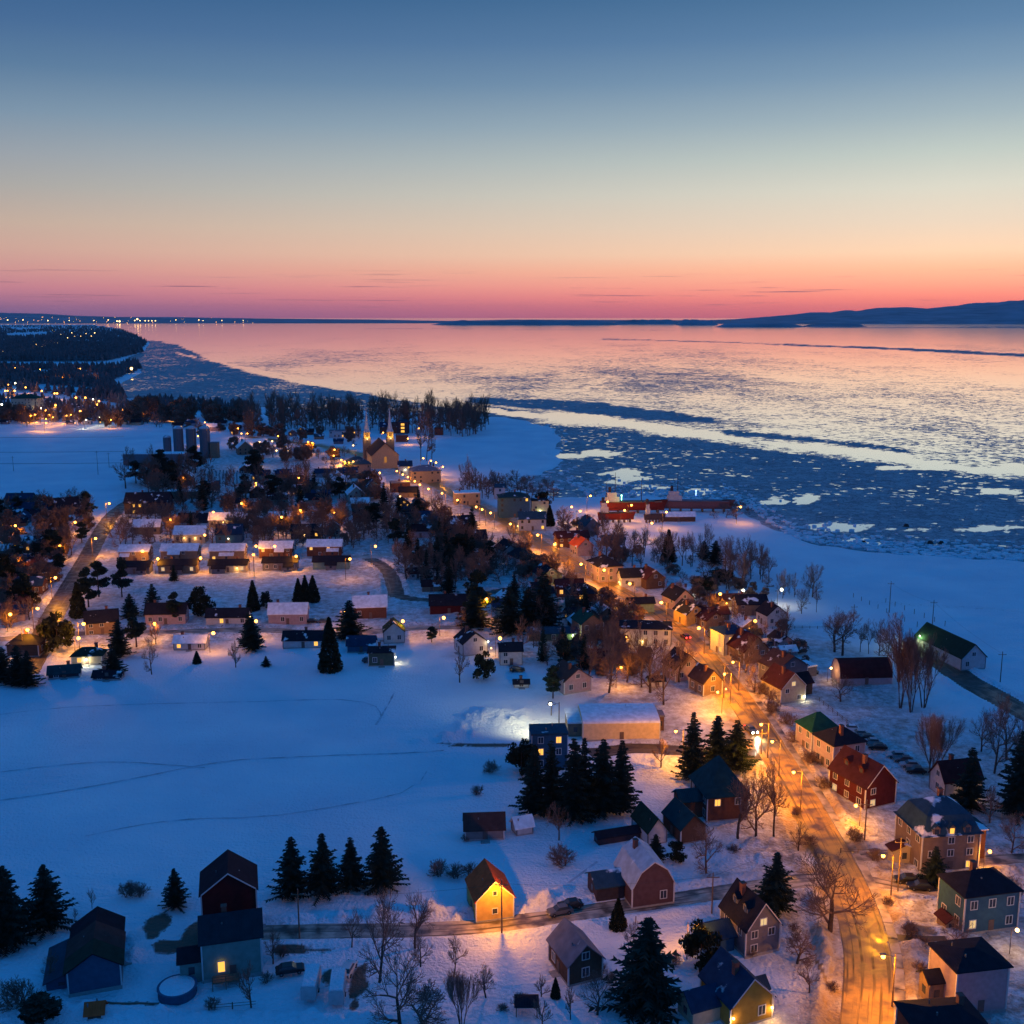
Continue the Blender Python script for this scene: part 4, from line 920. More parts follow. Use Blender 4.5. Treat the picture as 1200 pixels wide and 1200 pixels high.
house(812,988,46,32,18,14, 108,'gable','brown','teal',.0,'low brown garage with dark teal roof in front of the brick house','garage','garage',lit=0,chim=0,wins=False)
house(770,990,44,24,16,14, 108,'gable','white','dgreen',.06,'white-fronted shed with green roof joined to a long low store','shed','shed',lit=0,chim=0,wins=False,wings=[(4,40,52,14,9,4,90,'gable','dark','black')])
house(568,985,45,24,13,13, 4,'gable','wood','brown',.0,'lone weathered grey plank shed in the snowy field','shed','shed',wins=False,chim=0)
house(615,979,20,18,10,8, 20,'gable','white','snow',.0,'small snow-covered white hut next to the weathered plank shed','shed','shed',wins=False,chim=0,door=False)
house(728,868,90,62,20,5, 2,'arch','sand','snow',.0,'wide low hall with cream wall and roof buried in snow','hall','sports_hall',wins=False,chim=0,
      wings=[(-44,6,34,44,15,3,0,'flat','tan','snow'),(51,8,9,18,16,2,0,'flat','brown','grey')])
house(644,902,42,30,40,4, 4,'flat','blue','slate',.2,'blue flat-roofed block house behind the dark pines','house','house',lit=2,litk=1,chim=0)
# ================================================================ middle distance
M = 'houses of the middle distance'
mid = [
 (102,779,34,20,10,8,6,'hip','cream','dgreen','cream bungalow with a glaring porch lamp at the edge of the field',2,[('f',0,.7,420,'w')]),
 (75,795,34,16,6,7,14,'gable','dark','teal','low teal-roofed shed left of the glaring porch lamp',0,[]),
 (125,797,32,14,4,5,2,'gable','dark','black','low black-roofed shed right of the glaring porch lamp',0,[]),
 (27,770,36,24,14,10,4,'hip','brown','black','dark hip-roofed house at the left edge by the west street',0,[]),
 (120,744,36,26,15,11,20,'gable','tan','black','tan gabled house above the orange lit snow bank',0,[]),
 (194,732,46,20,13,10,4,'gable','pink','black','long pink house behind the lamp on the field street',0,[]),
 (266,733,48,18,10,8,2,'gable','white','black','long white bungalow with one glowing window and black roof',1,[('r',0,.8,60,'y')]),
 (337,732,44,20,13,10,2,'gable','pink','snow','snow-roofed house with a white columned veranda',0,[]),
 (434,725,38,26,14,10,8,'gable','brick','snow','brick house with snowy L-shaped roof and chimney',0,[]),
 (526,720,44,22,11,10,4,'gable','red','black','dark red bungalow with white framed windows',0,[]),
 (222,762,36,18,9,6,2,'gable','white','snow','white bungalow with snowy roof, one window glowing by a thuja',1,[]),
 (355,760,46,20,10,8,2,'gable','white','black','white bungalow with black roof and two glowing windows above the field',2,[]),
 (462,754,22,24,14,10,98,'gable','white','dgreen','small white gabled house with green roof beside the field street',0,[]),
 (423,765,32,20,9,8,2,'gable','blue','navy','navy-roofed low house joined to the dark green cabin',0,[]),
 (447,781,30,24,16,4,4,'hip','green','black','dark green cabin with a lit end wall beside the open field',0,[('r',-.3,.5,260,'w')]),
 (557,768,30,30,15,11,112,'gable','white','black','white gabled house with two warm lamps and a white one',0,[('l',1.3,.45,120,'y'),('l',1.05,1.0,100,'w')]),
 (599,780,26,28,17,6,4,'gable','white','black','boxy white house with black roof next to the round dark bush',0,[]),
 (677,812,36,36,16,12,116,'gable','pink','brown','pink gabled house with brown roof behind the snowy hall',0,[]),
 (611,806,17,10,5,3,2,'gable','white','black','tiny white trailer shed at the corner of the field',0,[]),
 (655,752,72,16,10,5,2,'gable','green','slate','long low green-lit building with a floodlight on its wall',0,[('f',.45,.8,420,'g')]),
 (694,752,30,28,22,10,108,'gable','tan','green','beige gabled house with a bright green back roof',0,[]),
 (756,757,60,32,20,6,-6,'hip','white','black','big pale house with flat black roof and two bright wall lamps',0,[('f',-.75,.5,220,'o'),('f',-.1,.3,260,'y')]),
 (681,713,36,26,17,10,0,'hip','brick','black','dark brick two-storey house with one glowing window',1,[]),
 (602,657,24,26,13,9,118,'gable','white','black','white gabled house left of the main road, upper of a pair',0,[]),
 (620,668,28,28,15,6,116,'gable','white','black','white gabled house with a warm lamp, lower of a pair',0,[('l',.8,.7,160,'y')]),
 (647,686,28,26,12,9,112,'gable','mint','black','pale house with black gable roof and snowy yard by the main road',0,[]),
 (716,682,38,30,18,10,108,'hip','pink','black','large pale house with black hip roof, lit doorway beside it',0,[]),
 (741,688,26,20,12,8,8,'gable','white','black','small white house with a bright lamp on its wall at the road',0,[('l',.3,.4,260,'y')]),
 (768,690,26,24,12,10,108,'gable','brown','maroon','brown gabled house behind the small white one',0,[]),
 (802,716,30,26,14,11,112,'gable','pink','black','pink gabled house right of the main road with yellow lit side',0,[]),
 (815,733,30,24,14,10,112,'gable','gold','black','yellow-lit gabled house standing at the road edge',0,[]),
 (838,738,32,24,12,8,112,'gable','tan','maroon','tan house with maroon roof right of the road',0,[]),
 (862,768,30,32,26,6,112,'hip','white','navy','white two-storey house with a lit double balcony',3,[]),
 (886,778,36,34,16,16,112,'gable','tan','maroon','house with large dark red gambrel roof',0,[]),
 (882,722,36,26,14,8,4,'gable','tan','black','long house with black roof behind the roadside gables',0,[]),
 (910,734,24,26,14,10,108,'gable','white','black','white gabled house on the river side with black roof',0,[]),
 (851,712,34,18,9,5,4,'gable','tan','maroon','low tan house between two bright lamps',0,[('f',0,.6,90,'o')]),
 (800,700,24,16,8,4,4,'flat','white','snow','small white flat-roofed shed beyond the pink gable',0,[('r',0,.6,150,'w')]),
 (806,798,30,34,16,15,112,'gable','pink','brown','pinkish gabled house left of the road between bare trees',0,[]),
 (835,815,30,26,16,13,114,'gable','tan','brown','tan gabled house by the brightest lamp left of the road',0,[('l',1.35,.35,120,'o')]),
 (770,806,18,12,8,4,6,'gable','white','black','white hut beneath bare trees above the snowy hall',0,[]),
 (700,780,34,22,10,6,4,'gable','brick','maroon','low brick building with maroon roof in the lamp glow',0,[]),
 (783,830,0,0,0,0,0,None,None,None,None,0,[]),
 (632,728,40,12,7,3,2,'gable','dark','slate','low dark shed under the black spruces',0,[]),
 (770,664,10,8,6,3,0,None,None,None,None,0,[]),
 (752,718,30,16,11,5,6,'gable','mint','black','pale house with black roof just above the big pale one',0,[]),
 (720,640,26,14,8,4,8,'gable','grey','slate','low grey house toward the river behind the roadside row',0,[]),
 (694,628,22,18,12,9,108,'gable','grey','slate','grey gabled house in the snowy lot by the shipyard',0,[]),
 (672,642,38,22,12,6,10,'gable','brick','maroon','long brick shop with red roof and glowing front',1,[('l',.3,.4,420,'o')]),
 (686,652,24,20,12,9,110,'gable','pink','red','small house with red gable roof beside the long brick shop',0,[]),
 (624,622,32,18,14,7,4,'gable','white','slate','white house with slate roof and lit veranda below the blue block',1,[('l',0,.3,200,'y')]),
 (603,607,36,24,24,5,6,'hip','blue','teal','tall blue apartment block with teal roof at the road bend',1,[]),
 (633,603,20,16,16,5,6,'flat','cream','black','dark-topped house with green-white lit doorway near the ship yard',0,[('f',0,.3,220,'g')]),
 (548,592,30,20,14,5,10,'flat','ochre','snow','yellow lit flat-roofed building on the village street',0,[]),
 (586,585,12,14,14,3,6,'gable','white','slate','narrow pale house behind the yellow lit building',0,[]),
 (500,566,34,26,14,6,14,'hip','ochre','grey','large sandy hall with grey hip roof beside the street lights',0,[]),
 (475,556,16,16,10,5,8,'gable','white','navy','small white kiosk with a bright white lamp by the church',1,[('f',0,.6,120,'w')]),
 (541,625,34,20,10,9,20,'gable','dark','black','dark house with arched black roof left of the village street',0,[]),
 (556,643,30,22,12,8,12,'gable','dark','black','black-roofed house behind the white gabled pair',0,[]),
 (172,603,50,28,14,10,6,'gable','dark','black','large dark building with tall glowing windows by the west street',3,[]),
 (218,584,44,12,8,3,2,'flat','tan','snow','long flat snow-roofed building right of the glowing windows',0,[]),
 (22,592,30,14,8,5,4,'gable','dark','navy','dark house at the left edge beside the upper snow field',0,[]),
 (80,604,26,18,10,10,30,'gable','tan','black','house with steep dark gable beside the upper snow field',0,[]),
 (62,602,24,12,7,5,4,'gable','grey','navy','small grey house with navy roof below the upper snow field',0,[]),
 (172,626,30,14,9,7,4,'gable','tan','snow','snow-roofed tan house below the dark building with glowing windows',0,[]),
 (34,640,26,12,7,5,4,'gable','gold','snow','small snowy house lit orange near the left edge',0,[]),
 (222,636,36,20,10,8,2,'gable','cream','snow','snow-roofed house with a lit porch of two lamps',0,[('f',-.3,.6,120,'y'),('f',.4,.6,120,'y')]),
 (264,618,38,16,9,7,2,'gable','cream','snow','house with snowy roof and two warm lamps behind the lit porch',0,[('f',.2,.7,110,'y'),('f',-.1,.7,110,'y')]),
 (268,636,30,18,10,10,4,'gable','blue','navy','blue house with navy roof and one cold white lamp',0,[('f',0,.5,40,'w')]),
 (328,617,26,16,10,6,4,'gable','grey','snow','grey house with snowy roof right of two porch lamps',0,[]),
 (226,613,34,10,5,6,0,'gable','dark','black','low black-roofed house behind the lit porch',0,[]),
 (358,631,34,18,9,6,2,'gable','dark','black','dark house with a single glowing window in the village trees',1,[]),
 (391,629,18,16,10,7,100,'gable','mint','slate','small pale gable among the trees near a tall orange lamp',0,[]),
 (425,612,22,16,9,5,10,'gable','brick','brown','brick house below the pale blue gables',0,[]),
 (418,590,22,20,11,9,106,'gable','mint','snow','pale blue snowy gable, left of a pair',1,[]),
 (438,583,20,18,11,9,106,'gable','mint','slate','pale blue gable house, right of a pair behind the church street',0,[]),
 (470,577,22,16,11,4,14,'flat','brick','grey','brick block beside the bright street lights',0,[]),
 (474,600,18,14,10,5,106,'gable','dark','black','dark house with three small glowing windows',3,[]),
 (420,556,30,24,12,8,16,'hip','grey','slate','grey hall with broad slate roof in front of the church',0,[]),
 (288,533,22,18,8,8,110,'gable','tan','snow','tan shed with snowy gable next to the silos',0,[]),
 (404,513,36,12,8,3,4,'flat','white','grey','long bright-lit building left of the church towers',3,[('f',.3,.7,200,'y')]),
 (460,508,30,12,8,5,4,'gable','brick','navy','brick house with navy roof between the church and the wood',0,[]),
 (471,518,14,14,8,3,4,'flat','brick','grey','square brick annex right of the church tower',0,[]),
 (471,516,0,0,0,0,0,None,None,None,None,0,[]),
 (475,520,0,0,0,0,0,None,None,None,None,0,[]),
 (514,510,10,10,8,3,0,'flat','brick','brown','square brick block at the edge of the shore wood',0,[]),
 (470,517,0,0,0,0,0,None,None,None,None,0,[]),
]
for r in mid:
    if r[7] is None: continue
    bx, by, L, D, H, Rr, rot, st, wl_, rf, lab, lit, lm = r
    sn = .25 if rf != 'snow' else 0
    cat = 'house'
    nm = 'house'
    for w in ('shed', 'garage', 'hall', 'building', 'kiosk', 'cabin', 'hut', 'shop', 'block', 'annex'):
        if w in lab.split(',')[0].split(' with ')[0].split(' beside ')[0].split(' next ')[0].split()[-6:]: nm = cat = w
    if nm in ('block', 'annex'): nm = cat = 'building'
    house(bx, by, L, D, H, Rr, rot, st, wl_, rf, sn, lab, cat, nm, lit=lit, litk=1, lamps=lm)
t = empty('house', at(472,508), 0, 'small dark house with a tall column of glowing windows by the wood', 'house')
MB().box(-5,5,0,9,-1,10).build('wall', wallmat('dark'), t); MB().frus((-5.3,5.3,-.3,9.3,10.01),(-3,3,3,6,12)).build('roof', roofmat('slate',.3), t)
for z in (1, 4, 7): window_obj(t, (0, 0, z), 0, 3, 1.8, 1, False)
# rows along the orange lit street
for i, (bx, by, L, wc, lm) in enumerate([(157,658,34,'tan',0),(210,657,42,'tan',0),(266,657,40,'tan',1),(323,654,38,'brick',1),(380,652,40,'brick',2)]):
    house(bx, by, L, 20, 12, 6, 3, 'gable', wc, 'snow', 0, ['brown bungalow with snowy roof'][0], lit=lm, litk=1, wings=[((i-2)*5, -9-(i%2)*2, 9+i%3*3, 8, 7+i%2*2, 3, 0, 'gable', wc, 'snow')], cluster='bungalows on the far side of the orange lit street', where='across the orange street')
for i, (bx, by, L, lm) in enumerate([(157,673,36,2),(208,672,44,2),(267,671,44,2),(328,669,40,0),(388,667,42,0)]):
    house(bx, by, L, 16, 9+i%2, 5, 3, 'gable', ['grey','tan','cream','grey','mint'][i], 'black', .05, 'low bungalow with black roof', wings=[((1-i%3)*10, -8-(i%2), 9+i%3*3, 7, 6, 3, 0, 'gable', 'grey', 'black')], lit=lm, litk=2, lamps=[('f',.5,.6,160,'y')] if i == 2 else [], cluster='black-roofed bungalows below the orange lit street', where='below the orange street')
# ---- silos and farm buildings
for i, (px, w, h) in enumerate([(195.5,9,24),(208.5,11.5,34),(223.5,11.5,34),(239.5,12,34)]):
    p = at(px, 537); s = scale_at(p); r = w/2/s; hh = h/s; t = empty('silo', p+Vector((0,r,0)), 0, None, 'silo')
    mb = MB(); prof = [(r,-1)]
    for k in range(13): prof += [(r*1.015 if k % 2 else r, hh*(k+.5)/13)]
    mb.lathe(prof+[(r,hh)], 20).build('barrel', wallmat('grey'), t, True)
    MB().lathe([(r*1.03,hh+.02),(r*.9,hh+r*.3),(r*.5,hh+r*.55),(.1,hh+r*.65)], 20).build('dome', roofmat('pale',.4), t, True)
    MB().box(r*.7,r*.8,-r*.8,-r*.7,0,hh).tube((-.3,-r*1.05,0),(-.3,-r*1.05,hh),.1).build('ladder', 'metal', t)
    auto(t, 'tall grey farm silos', 'tall grey concrete silo with domed cap' if i else 'shorter dark silo with domed cap', 'by the snow field', px)
house(251,537,9,9,18,3,0,'flat','tan','grey',.1,'narrow concrete tower block at the right end of the silos','building','building',wins=False,chim=0)
house(180,545,70,18,13,3,2,'flat','grey','snow',.0,'long low grey farm shed in front of the silos','shed','farm_shed',wins=False,chim=0)
# ---- church with two spires
cx = at(452, 549); s = scale_at(cx)
t = empty('church', cx, R(14), 'church with two slender lit spires above the village street', 'church')
nl, nw, nh = 34, 18, 9
mb = MB(); mb.extrude([(-nw/2,-1),(-nw/2,nh),(0,nh+8),(nw/2,nh),(nw/2,-1)], 0, nl); o = mb.build('wall', wallmat('ochre'), t); o.rotation_euler = (0,0,R(90))
mb = MB(); mb.extrude([(-nw/2-.6,nh-.2),(0,nh+8.3),(nw/2+.6,nh-.2),(nw/2+.6,nh-.5+.02),(0,nh+8.02),(-nw/2-.6,nh-.48)], -.6, nl+.6); o = mb.build('roof', roofmat('brown',.1), t); o.rotation_euler = (0,0,R(90))
for sx in (-1, 1):
    tw = MB().box(-2.6,2.6,-2.6,2.6,-1,17).build('tower', wallmat('stone'), t); tw.location = (sx*8.2, nl+3, 0)
    MB().box(-2.1,2.1,-2.1,2.1,17.01,21).build('belfry', wallmat('gold'), tw)
    for a in (0, 90): MB().box(-.9,.9,-2.16,2.16,17.6,20.4).build('belfry_opening', 'lit_dim', tw).rotation_euler = (0,0,R(a))
    MB().lathe([(2.6,21.02),(1.7,23),(1.2,26),(.5,33),(.06,38)], 8).build('spire', roofmat('pale',.1), tw)
    MB().box(-.05,.05,-.05,.05,37.8,40).box(-.5,.5,-.05,.05,39,39.15).build('cross', 'metal', tw)
    lb = MB().lathe([(.05,-.3),(.3,0),(.05,.3)],8).build('floodlight', 'bulb_warm', tw); lb.location = (0,-3.6,16.5); point_light(lb, (0,-.6,.8), 900, (1,.6,.2))
for y in (5, 11, 17, 23): 
    for sx in (-1, 1): window_obj(t, (sx*nw/2, y, 3), sx*math.pi/2, 1.4, 3.4, 3 if sx < 0 else 0, False)
window_obj(t, (0,0,4), 0, 1.6, 4, 3, False)
# ---- far institutional block on the left
t = house(29,483,30,20,16,5,3,'hip','cream','green',.05,'large block with green roof and one brightly lit white facade','building','building',lit=0,chim=0,lamps=[('r',0,.3,5000,'w'),('f',.9,.2,2500,'w')])
# ================================================================ shipyard
def ship(px, py, Lpx, Hm, rot, hull, top, label, masts=1):
    p = at(px, py); s = scale_at(p); L = Lpx/s; Bm = L*.17
    t = empty('ship', p, R(rot), label, 'ship'); mb = MB(); n = 14; vs = []
    for i in range(n+1):
        u = i/n; x = (u-.5)*L; w = Bm/2*min(1, (1-u)*4.0)**.6*min(1, .55+u*4); sh = 1+.35*max(0, u-.6)**1.2*2+.12*max(0, .2-u)*5
        xo = x + (u**6)*L*.03
        for (fy, fz) in ((0,0),(.62,.12),(.92,.45),(1,1)): mb.v.append((xo if fz > .5 else x*(1-.06*(1-fz)), w*fy*(1-.25*(u > .85)*(1-fz)), 1.2+Hm*sh*fz))
        for (fy, fz) in ((1,1),(.92,.45),(.62,.12),(0,0)): mb.v.append((xo if fz > .5 else x*(1-.06*(1-fz)), -w*fy*(1-.25*(u > .85)*(1-fz)), 1.2+Hm*sh*fz))
    for i in range(n):
        for k in range(7): q = i*8+k; mb.f.append((q, q+1, q+9, q+8))
        mb.f.append((i*8+3, i*8+4, i*8+12, i*8+11))
    mb.f.append(tuple(range(8))); mb.f.append(tuple(n*8+7-k for k in range(8)))
    mb.build('hull', wallmat(hull), t)
    dk = MB().box(-L*.47,L*.42,-Bm*.42,Bm*.42,1.2+Hm+.02,1.2+Hm+.5).build('deck', wallmat(top), t)
    z = 1.2+Hm+.5
    MB().box(-L*.42,-L*.22,-Bm*.36,Bm*.36,z,z+2.6).box(-L*.40,-L*.26,-Bm*.3,Bm*.3,z+2.6,z+4.8).build('superstructure', wallmat('white'), t)
    MB().box(-L*.262,-L*.258,-Bm*.26,Bm*.26,z+3.2,z+4.2).build('bridge_window', 'glass_dark', t)
    MB().lathe([(.8,z+4.8),(.7,z+7.5)],10,(-L*.36,0)).build('funnel', wallmat('dark'), t)
    for m in range(masts):
        x = L*(-.3+.42*m) if m else L*(-.28); MB().tube((x,0,z),(x,0,z+15-3*m),.22,.1,6).tube((x-1.5,0,z+11-3*m),(x+1.5,0,z+11-3*m),.07).tube((x,0,z+10-3*m),(x+L*.16,0,z+3),.06).build('mast', 'dark_metal', t)
    mb = MB()
    for k in range(6): x = L*(-.38+.15*k); mb.box(x-.4,x+.4,-Bm*.3,Bm*.3,-1,1.35+.2*abs(k-2.5))
    mb.build('cradle', 'pole_wood', t)
    return t
WALLC['hullred'] = (.2,.032,.024); WALLC['hullgrey'] = (.2,.1,.1)
ship(742,601,78,4.6,4,'hullred','tan','long red ship with white deckhouse and masts, hauled out in the shipyard',2)
ship(817,599,84,4.2,-3,'hullgrey','grey','grey-decked reddish ship at the right end of the shipyard',1)
ship(722,612,44,3.4,5,'hullred','dark','smaller red boat at the left end of the shipyard',1)
ship(767,612,26,2.6,8,'dark','dark','small black boat lying on the snow in front of the red ships',0)
house(795,611,40,12,6,4,2,'gable','brown','snow',.0,'low brown shipyard shed buried in snow beside the lamp','shed','shed',chim=0,wins=False)
for (x, y, kd, lab) in [(728,587,'bulb_green','small green light glowing on the red ship deck'),(815,581,'bulb_blue','small blue light glowing on the grey-decked ship')]:
    p = at(x, y+16); s = scale_at(p); q = MB().box(-.15,.15,-.15,.15,-2.5,-.4).lathe([(.05,-.45),(.5,0),(.05,.45)], 8)
    o = q.build('deck_light', kd); o.location = p+Vector((0,0,10)); tag(o, lab, 'light'); point_light(o, (0,-1,0), 150, (.2,1,.4) if x < 800 else (.2,.3,1))
# ================================================================ LAMPS
def lamps(cluster, desc, where, pts, power=900, kd='o', z=8.2, order='left', keyf=lambda x, y: x, toward=0, light=True):
    for (x, y) in pts: lamp(x, y, z, power, kd, toward, cluster=cluster, desc=desc, where=where, key=keyf(x, y), order=order, light=light)
lamps('street lamps on the lower main road', 'orange street lamp', 'along the lower main road', [(1035,1121),(1035,1003),(905,869),(859,776),(819,736),(650,638),(681,661),(630,627),(892,849),(930,905),(849,790),(775,706),(738,684),(708,668)], 8600, order='bottom', keyf=lambda x, y: -y, toward=180)
lamp(1003,944,4.5,3200,'o',180,label='low orange lamp beside the dark red house on the roadside')
lamps('street lamps on the village street', 'orange street lamp in the close row', 'on the village street', [(598,614),(575,601),(565,597),(558,594),(536,586),(518,578),(502,573),(492,568),(486,564),(478,559),(472,556),(465,552)], 3600, order='right', keyf=lambda x, y: -x, toward=200)
lamps('street lamps on the harbour lane', 'orange street lamp', 'on the curved lane right of the church', [(496,537),(505,540),(511,542),(519,547)], 3000)
lamps('street lamps left of the church', 'orange street lamp', 'left of the church', [(445,554),(404,541),(409,542),(414,541),(400,527+12),(392,527),(366,519),(361,518),(326,511),(391,534)], 3600)
lamps('street lamps behind the silos', 'orange street lamp', 'behind the silos', [(240,495),(232,511),(279,502),(283,508),(290,508)], 2500)
lamp(298,534,8.2,2520,'y',0,label='white-orange street lamp standing by the snowy cemetery')
lamp(392,601,8.2,3240,'o',0,label='tall orange street lamp alone among the village trees')
lamp(570,702,8.2,4680,'o',180,label='orange street lamp beside the big round pine, above the white gabled house')
lamp(844,696,8.2,3240,'o',0,label='deep orange street lamp behind the roadside gables')
lamp(871,692,7,1800,'w',0,label='white street lamp above the long black roof, left of two')
lamp(916,691,6,1440,'w',0,label='white street lamp over a small hut near the snowy shore, right of two')
lamp(841,811,6.5,4590,'o',200,label='brightest orange street lamp left of the main road by the tan gable')
lamps('street lamps on the west street', 'orange street lamp', 'along the west street', [(65,677),(112,631),(128,590),(98,731)], 7000, order='bottom', keyf=lambda x, y: -y)
lamps('street lamps at the left edge', 'orange street lamp', 'near the left edge below the upper field', [(32,738),(44,713),(18,616)], 4500, order='bottom', keyf=lambda x, y: -y)
lamp(181,731,6,3240,'o',0,label='orange street lamp in front of the long pink house')
lamp(405,716,7,3240,'o',0,label='orange street lamp left of the brick L-shaped house')
lamp(586,748,6,936,'o',0,label='low red-orange lamp between two white houses')
lamp(200,609,8,2880,'o',0,label='orange street lamp right of the snow-roofed tan house')
lamp(240,627,7,2880,'o',0,label='orange street lamp beside the lit porch of two lamps')
lamp(167,646,5,1440,'o',0,label='small orange lamp over the first brown bungalow')
lamp(297,650,8,4320,'o',0,label='orange street lamp on the orange lit street beside the power pole')
lamp(540,634,7,720,'o',0,label='dim red lamp among trees left of the village street')
lamp(449,507,7,1800,'o',0,label='orange lamp between the two church towers')
lamp(491,502,8,2520,'o',0,label='orange lamp at the tall poplars near the shore wood')
lamp(478,514,5,2160,'o',0,label='orange lamp right of the house with the glowing window column')
lamp(745,780,0.1,0,'o',0,label=None) if False else None
lamp(816,1083,6.0,3240,'o',0,label='orange street lamp beside the round bush above the yellow house')
lamp(640,852,1,0) if False else None
# lamps under which snow glows but whose heads are hidden behind things
lamp(792,857,8,9000,'o',180,label='orange street lamp behind the two spruces beside the snowy hall')
lamp(728,782,6,2520,'o',0,label='orange lamp behind bare trees near the low brick building')
lamp(92,748,6,2880,'o',0,label='orange lamp over the lit snow bank in front of the tan gable')
lamp(974,783,4,400,'y',0,label='warm yard lamp left of the round-roofed hall')
lamp(885,728,6,1512,'o',0,label='orange lamp before the long black-roofed house')
lamp(1160,998,4,1260,'o',0,label='small orange lamp at the red annex of the stone manor')
lamp(1192,1090,4,648,'y',0,label='small warm lamp at the right edge beside the blue house')
lamps('lamps of the shipyard', 'orange lamp', 'in the shipyard', [(670,594),(680,599),(692,581),(712,588),(732,598),(740,592),(781,600),(868,594),(764,613)], 3000)
lamps('orange lamps scattered in the village centre', 'orange street lamp', 'among the dark central houses', [(250,600),(283,590),(330,606),(352,598),(322,640),(440,640),(410,655),(350,560),(300,566),(215,560)], 2200)
lamps('orange lamps on the orange lit street', 'orange street lamp', 'between the two bungalow rows', [(185,655),(235,654),(347,652),(300,640)], 2600, z=6)
lamps('orange lamps on the field street', 'orange street lamp', 'along the field street', [(300,728),(250,742),(472,728),(520,724)], 1800, z=6)
lamps('orange lamps left of the west street', 'orange street lamp', 'between the trees left of the west street', [(20,655),(70,640),(12,720),(88,612)], 2600, z=6)
# village interior
lamps('small lamps in the village centre', 'small warm lamp', 'among the dark houses behind the school', [(304,518),(313,519),(319,517),(324,528),(338,528),(414,522),(466,588),(469,582),(450,601),(424,580),(357,627)], 160, 'y', 4)
# floodlit corner of the field: tall pole with a white lamp
fl = lamp(645,825,9.5,0,'w',180,label='white floodlight on a pole at the corner of the snow field',light=False)
l = bpy.data.lights.new('floodlight_beam', 'SPOT'); l.energy = 13000; l.color = (1,.9,.5); l.spot_size = R(110); l.spot_blend = 1; l.shadow_soft_size = .3
lo = bpy.data.objects.new('floodlight_beam', l); COL.objects.link(lo); hp = at(645,825,9.5)+Vector((-.7,0,-.5)); lo.location = hp; lo.rotation_euler = (at(618,846)-hp).to_track_quat('-Z', 'Y').to_euler()
# ---- the orange house lamp on its utility pole
pl, top, base = upole(588,1095,62,'utility pole with a lamp in front of the small yellow house')
h = top.z+.2
o = MB().box(-.2,1.7,-.05,.05,h-1.35,h-1.25).build('lamp_arm', 'metal', pl); o.rotation_euler = (0,0,R(95))
hd = MB().frus((-.3,.3,-.18,.18,-.12),(-.2,.2,-.1,.1,.12)).build('lamp_head', 'metal', pl); hd.location = (-.1,1.3,h-1.3)
b = MB().lathe([(.03,-.18),(.16,-.1),(.2,0)], 10).build('bulb', 'bulb_sodium', hd); b.location = (0,0,-.13); point_light(b, (0,-.2,-.35), 5600, (1,.34,.008), .25)
P = {}
P['a'] = upole(351,1100,56,'slim utility pole beside the lane left of the bare trees')
P['c'] = upole(834,1071,47,'utility pole at the lane right of the plum gambrel house')
P['d'] = upole(1013,986,46,'thick wooden utility pole lit orange at the road corner')
P['e'] = upole(1052,1046,62,'thin utility pole at the parked cars by the manor')
P['f'] = upole(892,884,27,'utility pole left of the main road above the teal roof')
P['g'] = upole(848,818,40,'utility pole beside the road and the tan gabled house')
P['h'] = upole(1042,718,34,'tall utility pole standing alone in the snowy shore field')
P['i'] = upole(1092,740,34,'utility pole behind the riverside warehouse')
P['j'] = upole(1172,800,34,'utility pole right of the riverside warehouse')
P['k'] = upole(1000,730,20,'short utility pole beside the dense brown tree by the shore')
P['l'] = upole(298,676,30,'utility pole on the orange street above the snowy lot')
P['m'] = upole(646,838,15,'dark post beneath the white floodlight')
P['o'] = upole(702,826,0.1,'x') if False else None
wire((P['a'][1]), top, 'overhead wire from the slim pole to the lamp pole'); wire(top, P['c'][1], 'overhead wire from the lamp pole to the gambrel house pole')
wire(P['c'][1], P['d'][1], 'overhead wire crossing to the thick roadside pole'); wire(P['d'][1], P['e'][1], 'overhead wire between the two poles by the manor')
wire(P['d'][1], P['f'][1], 'overhead wire along the main road past the teal roof'); wire(P['f'][1], P['g'][1], 'overhead wire along the main road above the tan gable')
wire(P['h'][1], P['i'][1], 'overhead wire across the snowy shore field'); wire(P['i'][1], P['j'][1], 'overhead wire over the riverside warehouse')
# power line over the upper left field
P['q'] = upole(115,556,25,'lattice-like pole with crossarms in the upper snow field',kind='power_pole'); P['r'] = upole(16,552,16,'thin pole in the upper snow field near the left edge',kind='power_pole'); P['s'] = upole(128,548,16,'thin pole right of the crossarmed one in the upper field',kind='power_pole')
for y, lab in ((520,'upper of the dark wires across the upper snow field'),(538,'middle dark wire across the upper snow field'),(552,'lowest dark wire across the upper snow field')):
    wire(at(-80, y)+Vector((0,0,5)), at(146, y-1)+Vector((0,0,5)), lab, .3, .12)
# ================================================================ far lights, left and far shore
def dots(cluster, desc, where, pts, kd='o', z=7, power=0):
    for (x, y) in pts: lamp(x, y, z, power, kd, 0, cluster=cluster, desc=desc, where=where, light=power > 0)
T1 = [(10,451),(6,458),(9,458),(17,458),(30,454),(49,458),(64,461),(67,461),(89,466),(100,466),(116,470),(114,474),(94,482),(54,481),(58,486),(62,489),(54,491),(54,496),(144,480),(154,480),(168,484),(170,482),(170,475),(202,484),(130,492),(41,486),(33,486),(36,487),(78,487),(83,486),(43,495),(65,475)]
dots('orange lamps of the upper left quarter', 'one of many orange street lamps', 'of the quarter beyond the upper snow field', T1, 'o', 8, 4500)
dots('white lamps of the upper left quarter', 'white floodlight', 'at the bright lot beyond the upper snow field', [(2,474),(18,449),(101,492),(117,489),(109,468)], 'w', 8, 4500)
dots('far lamps by the dark fields', 'distant orange lamp', 'in the dark land below the river bend', [(94,432),(26,430),(71,442),(18,431),(47,433),(104,441)], 'o', 9, 6000)
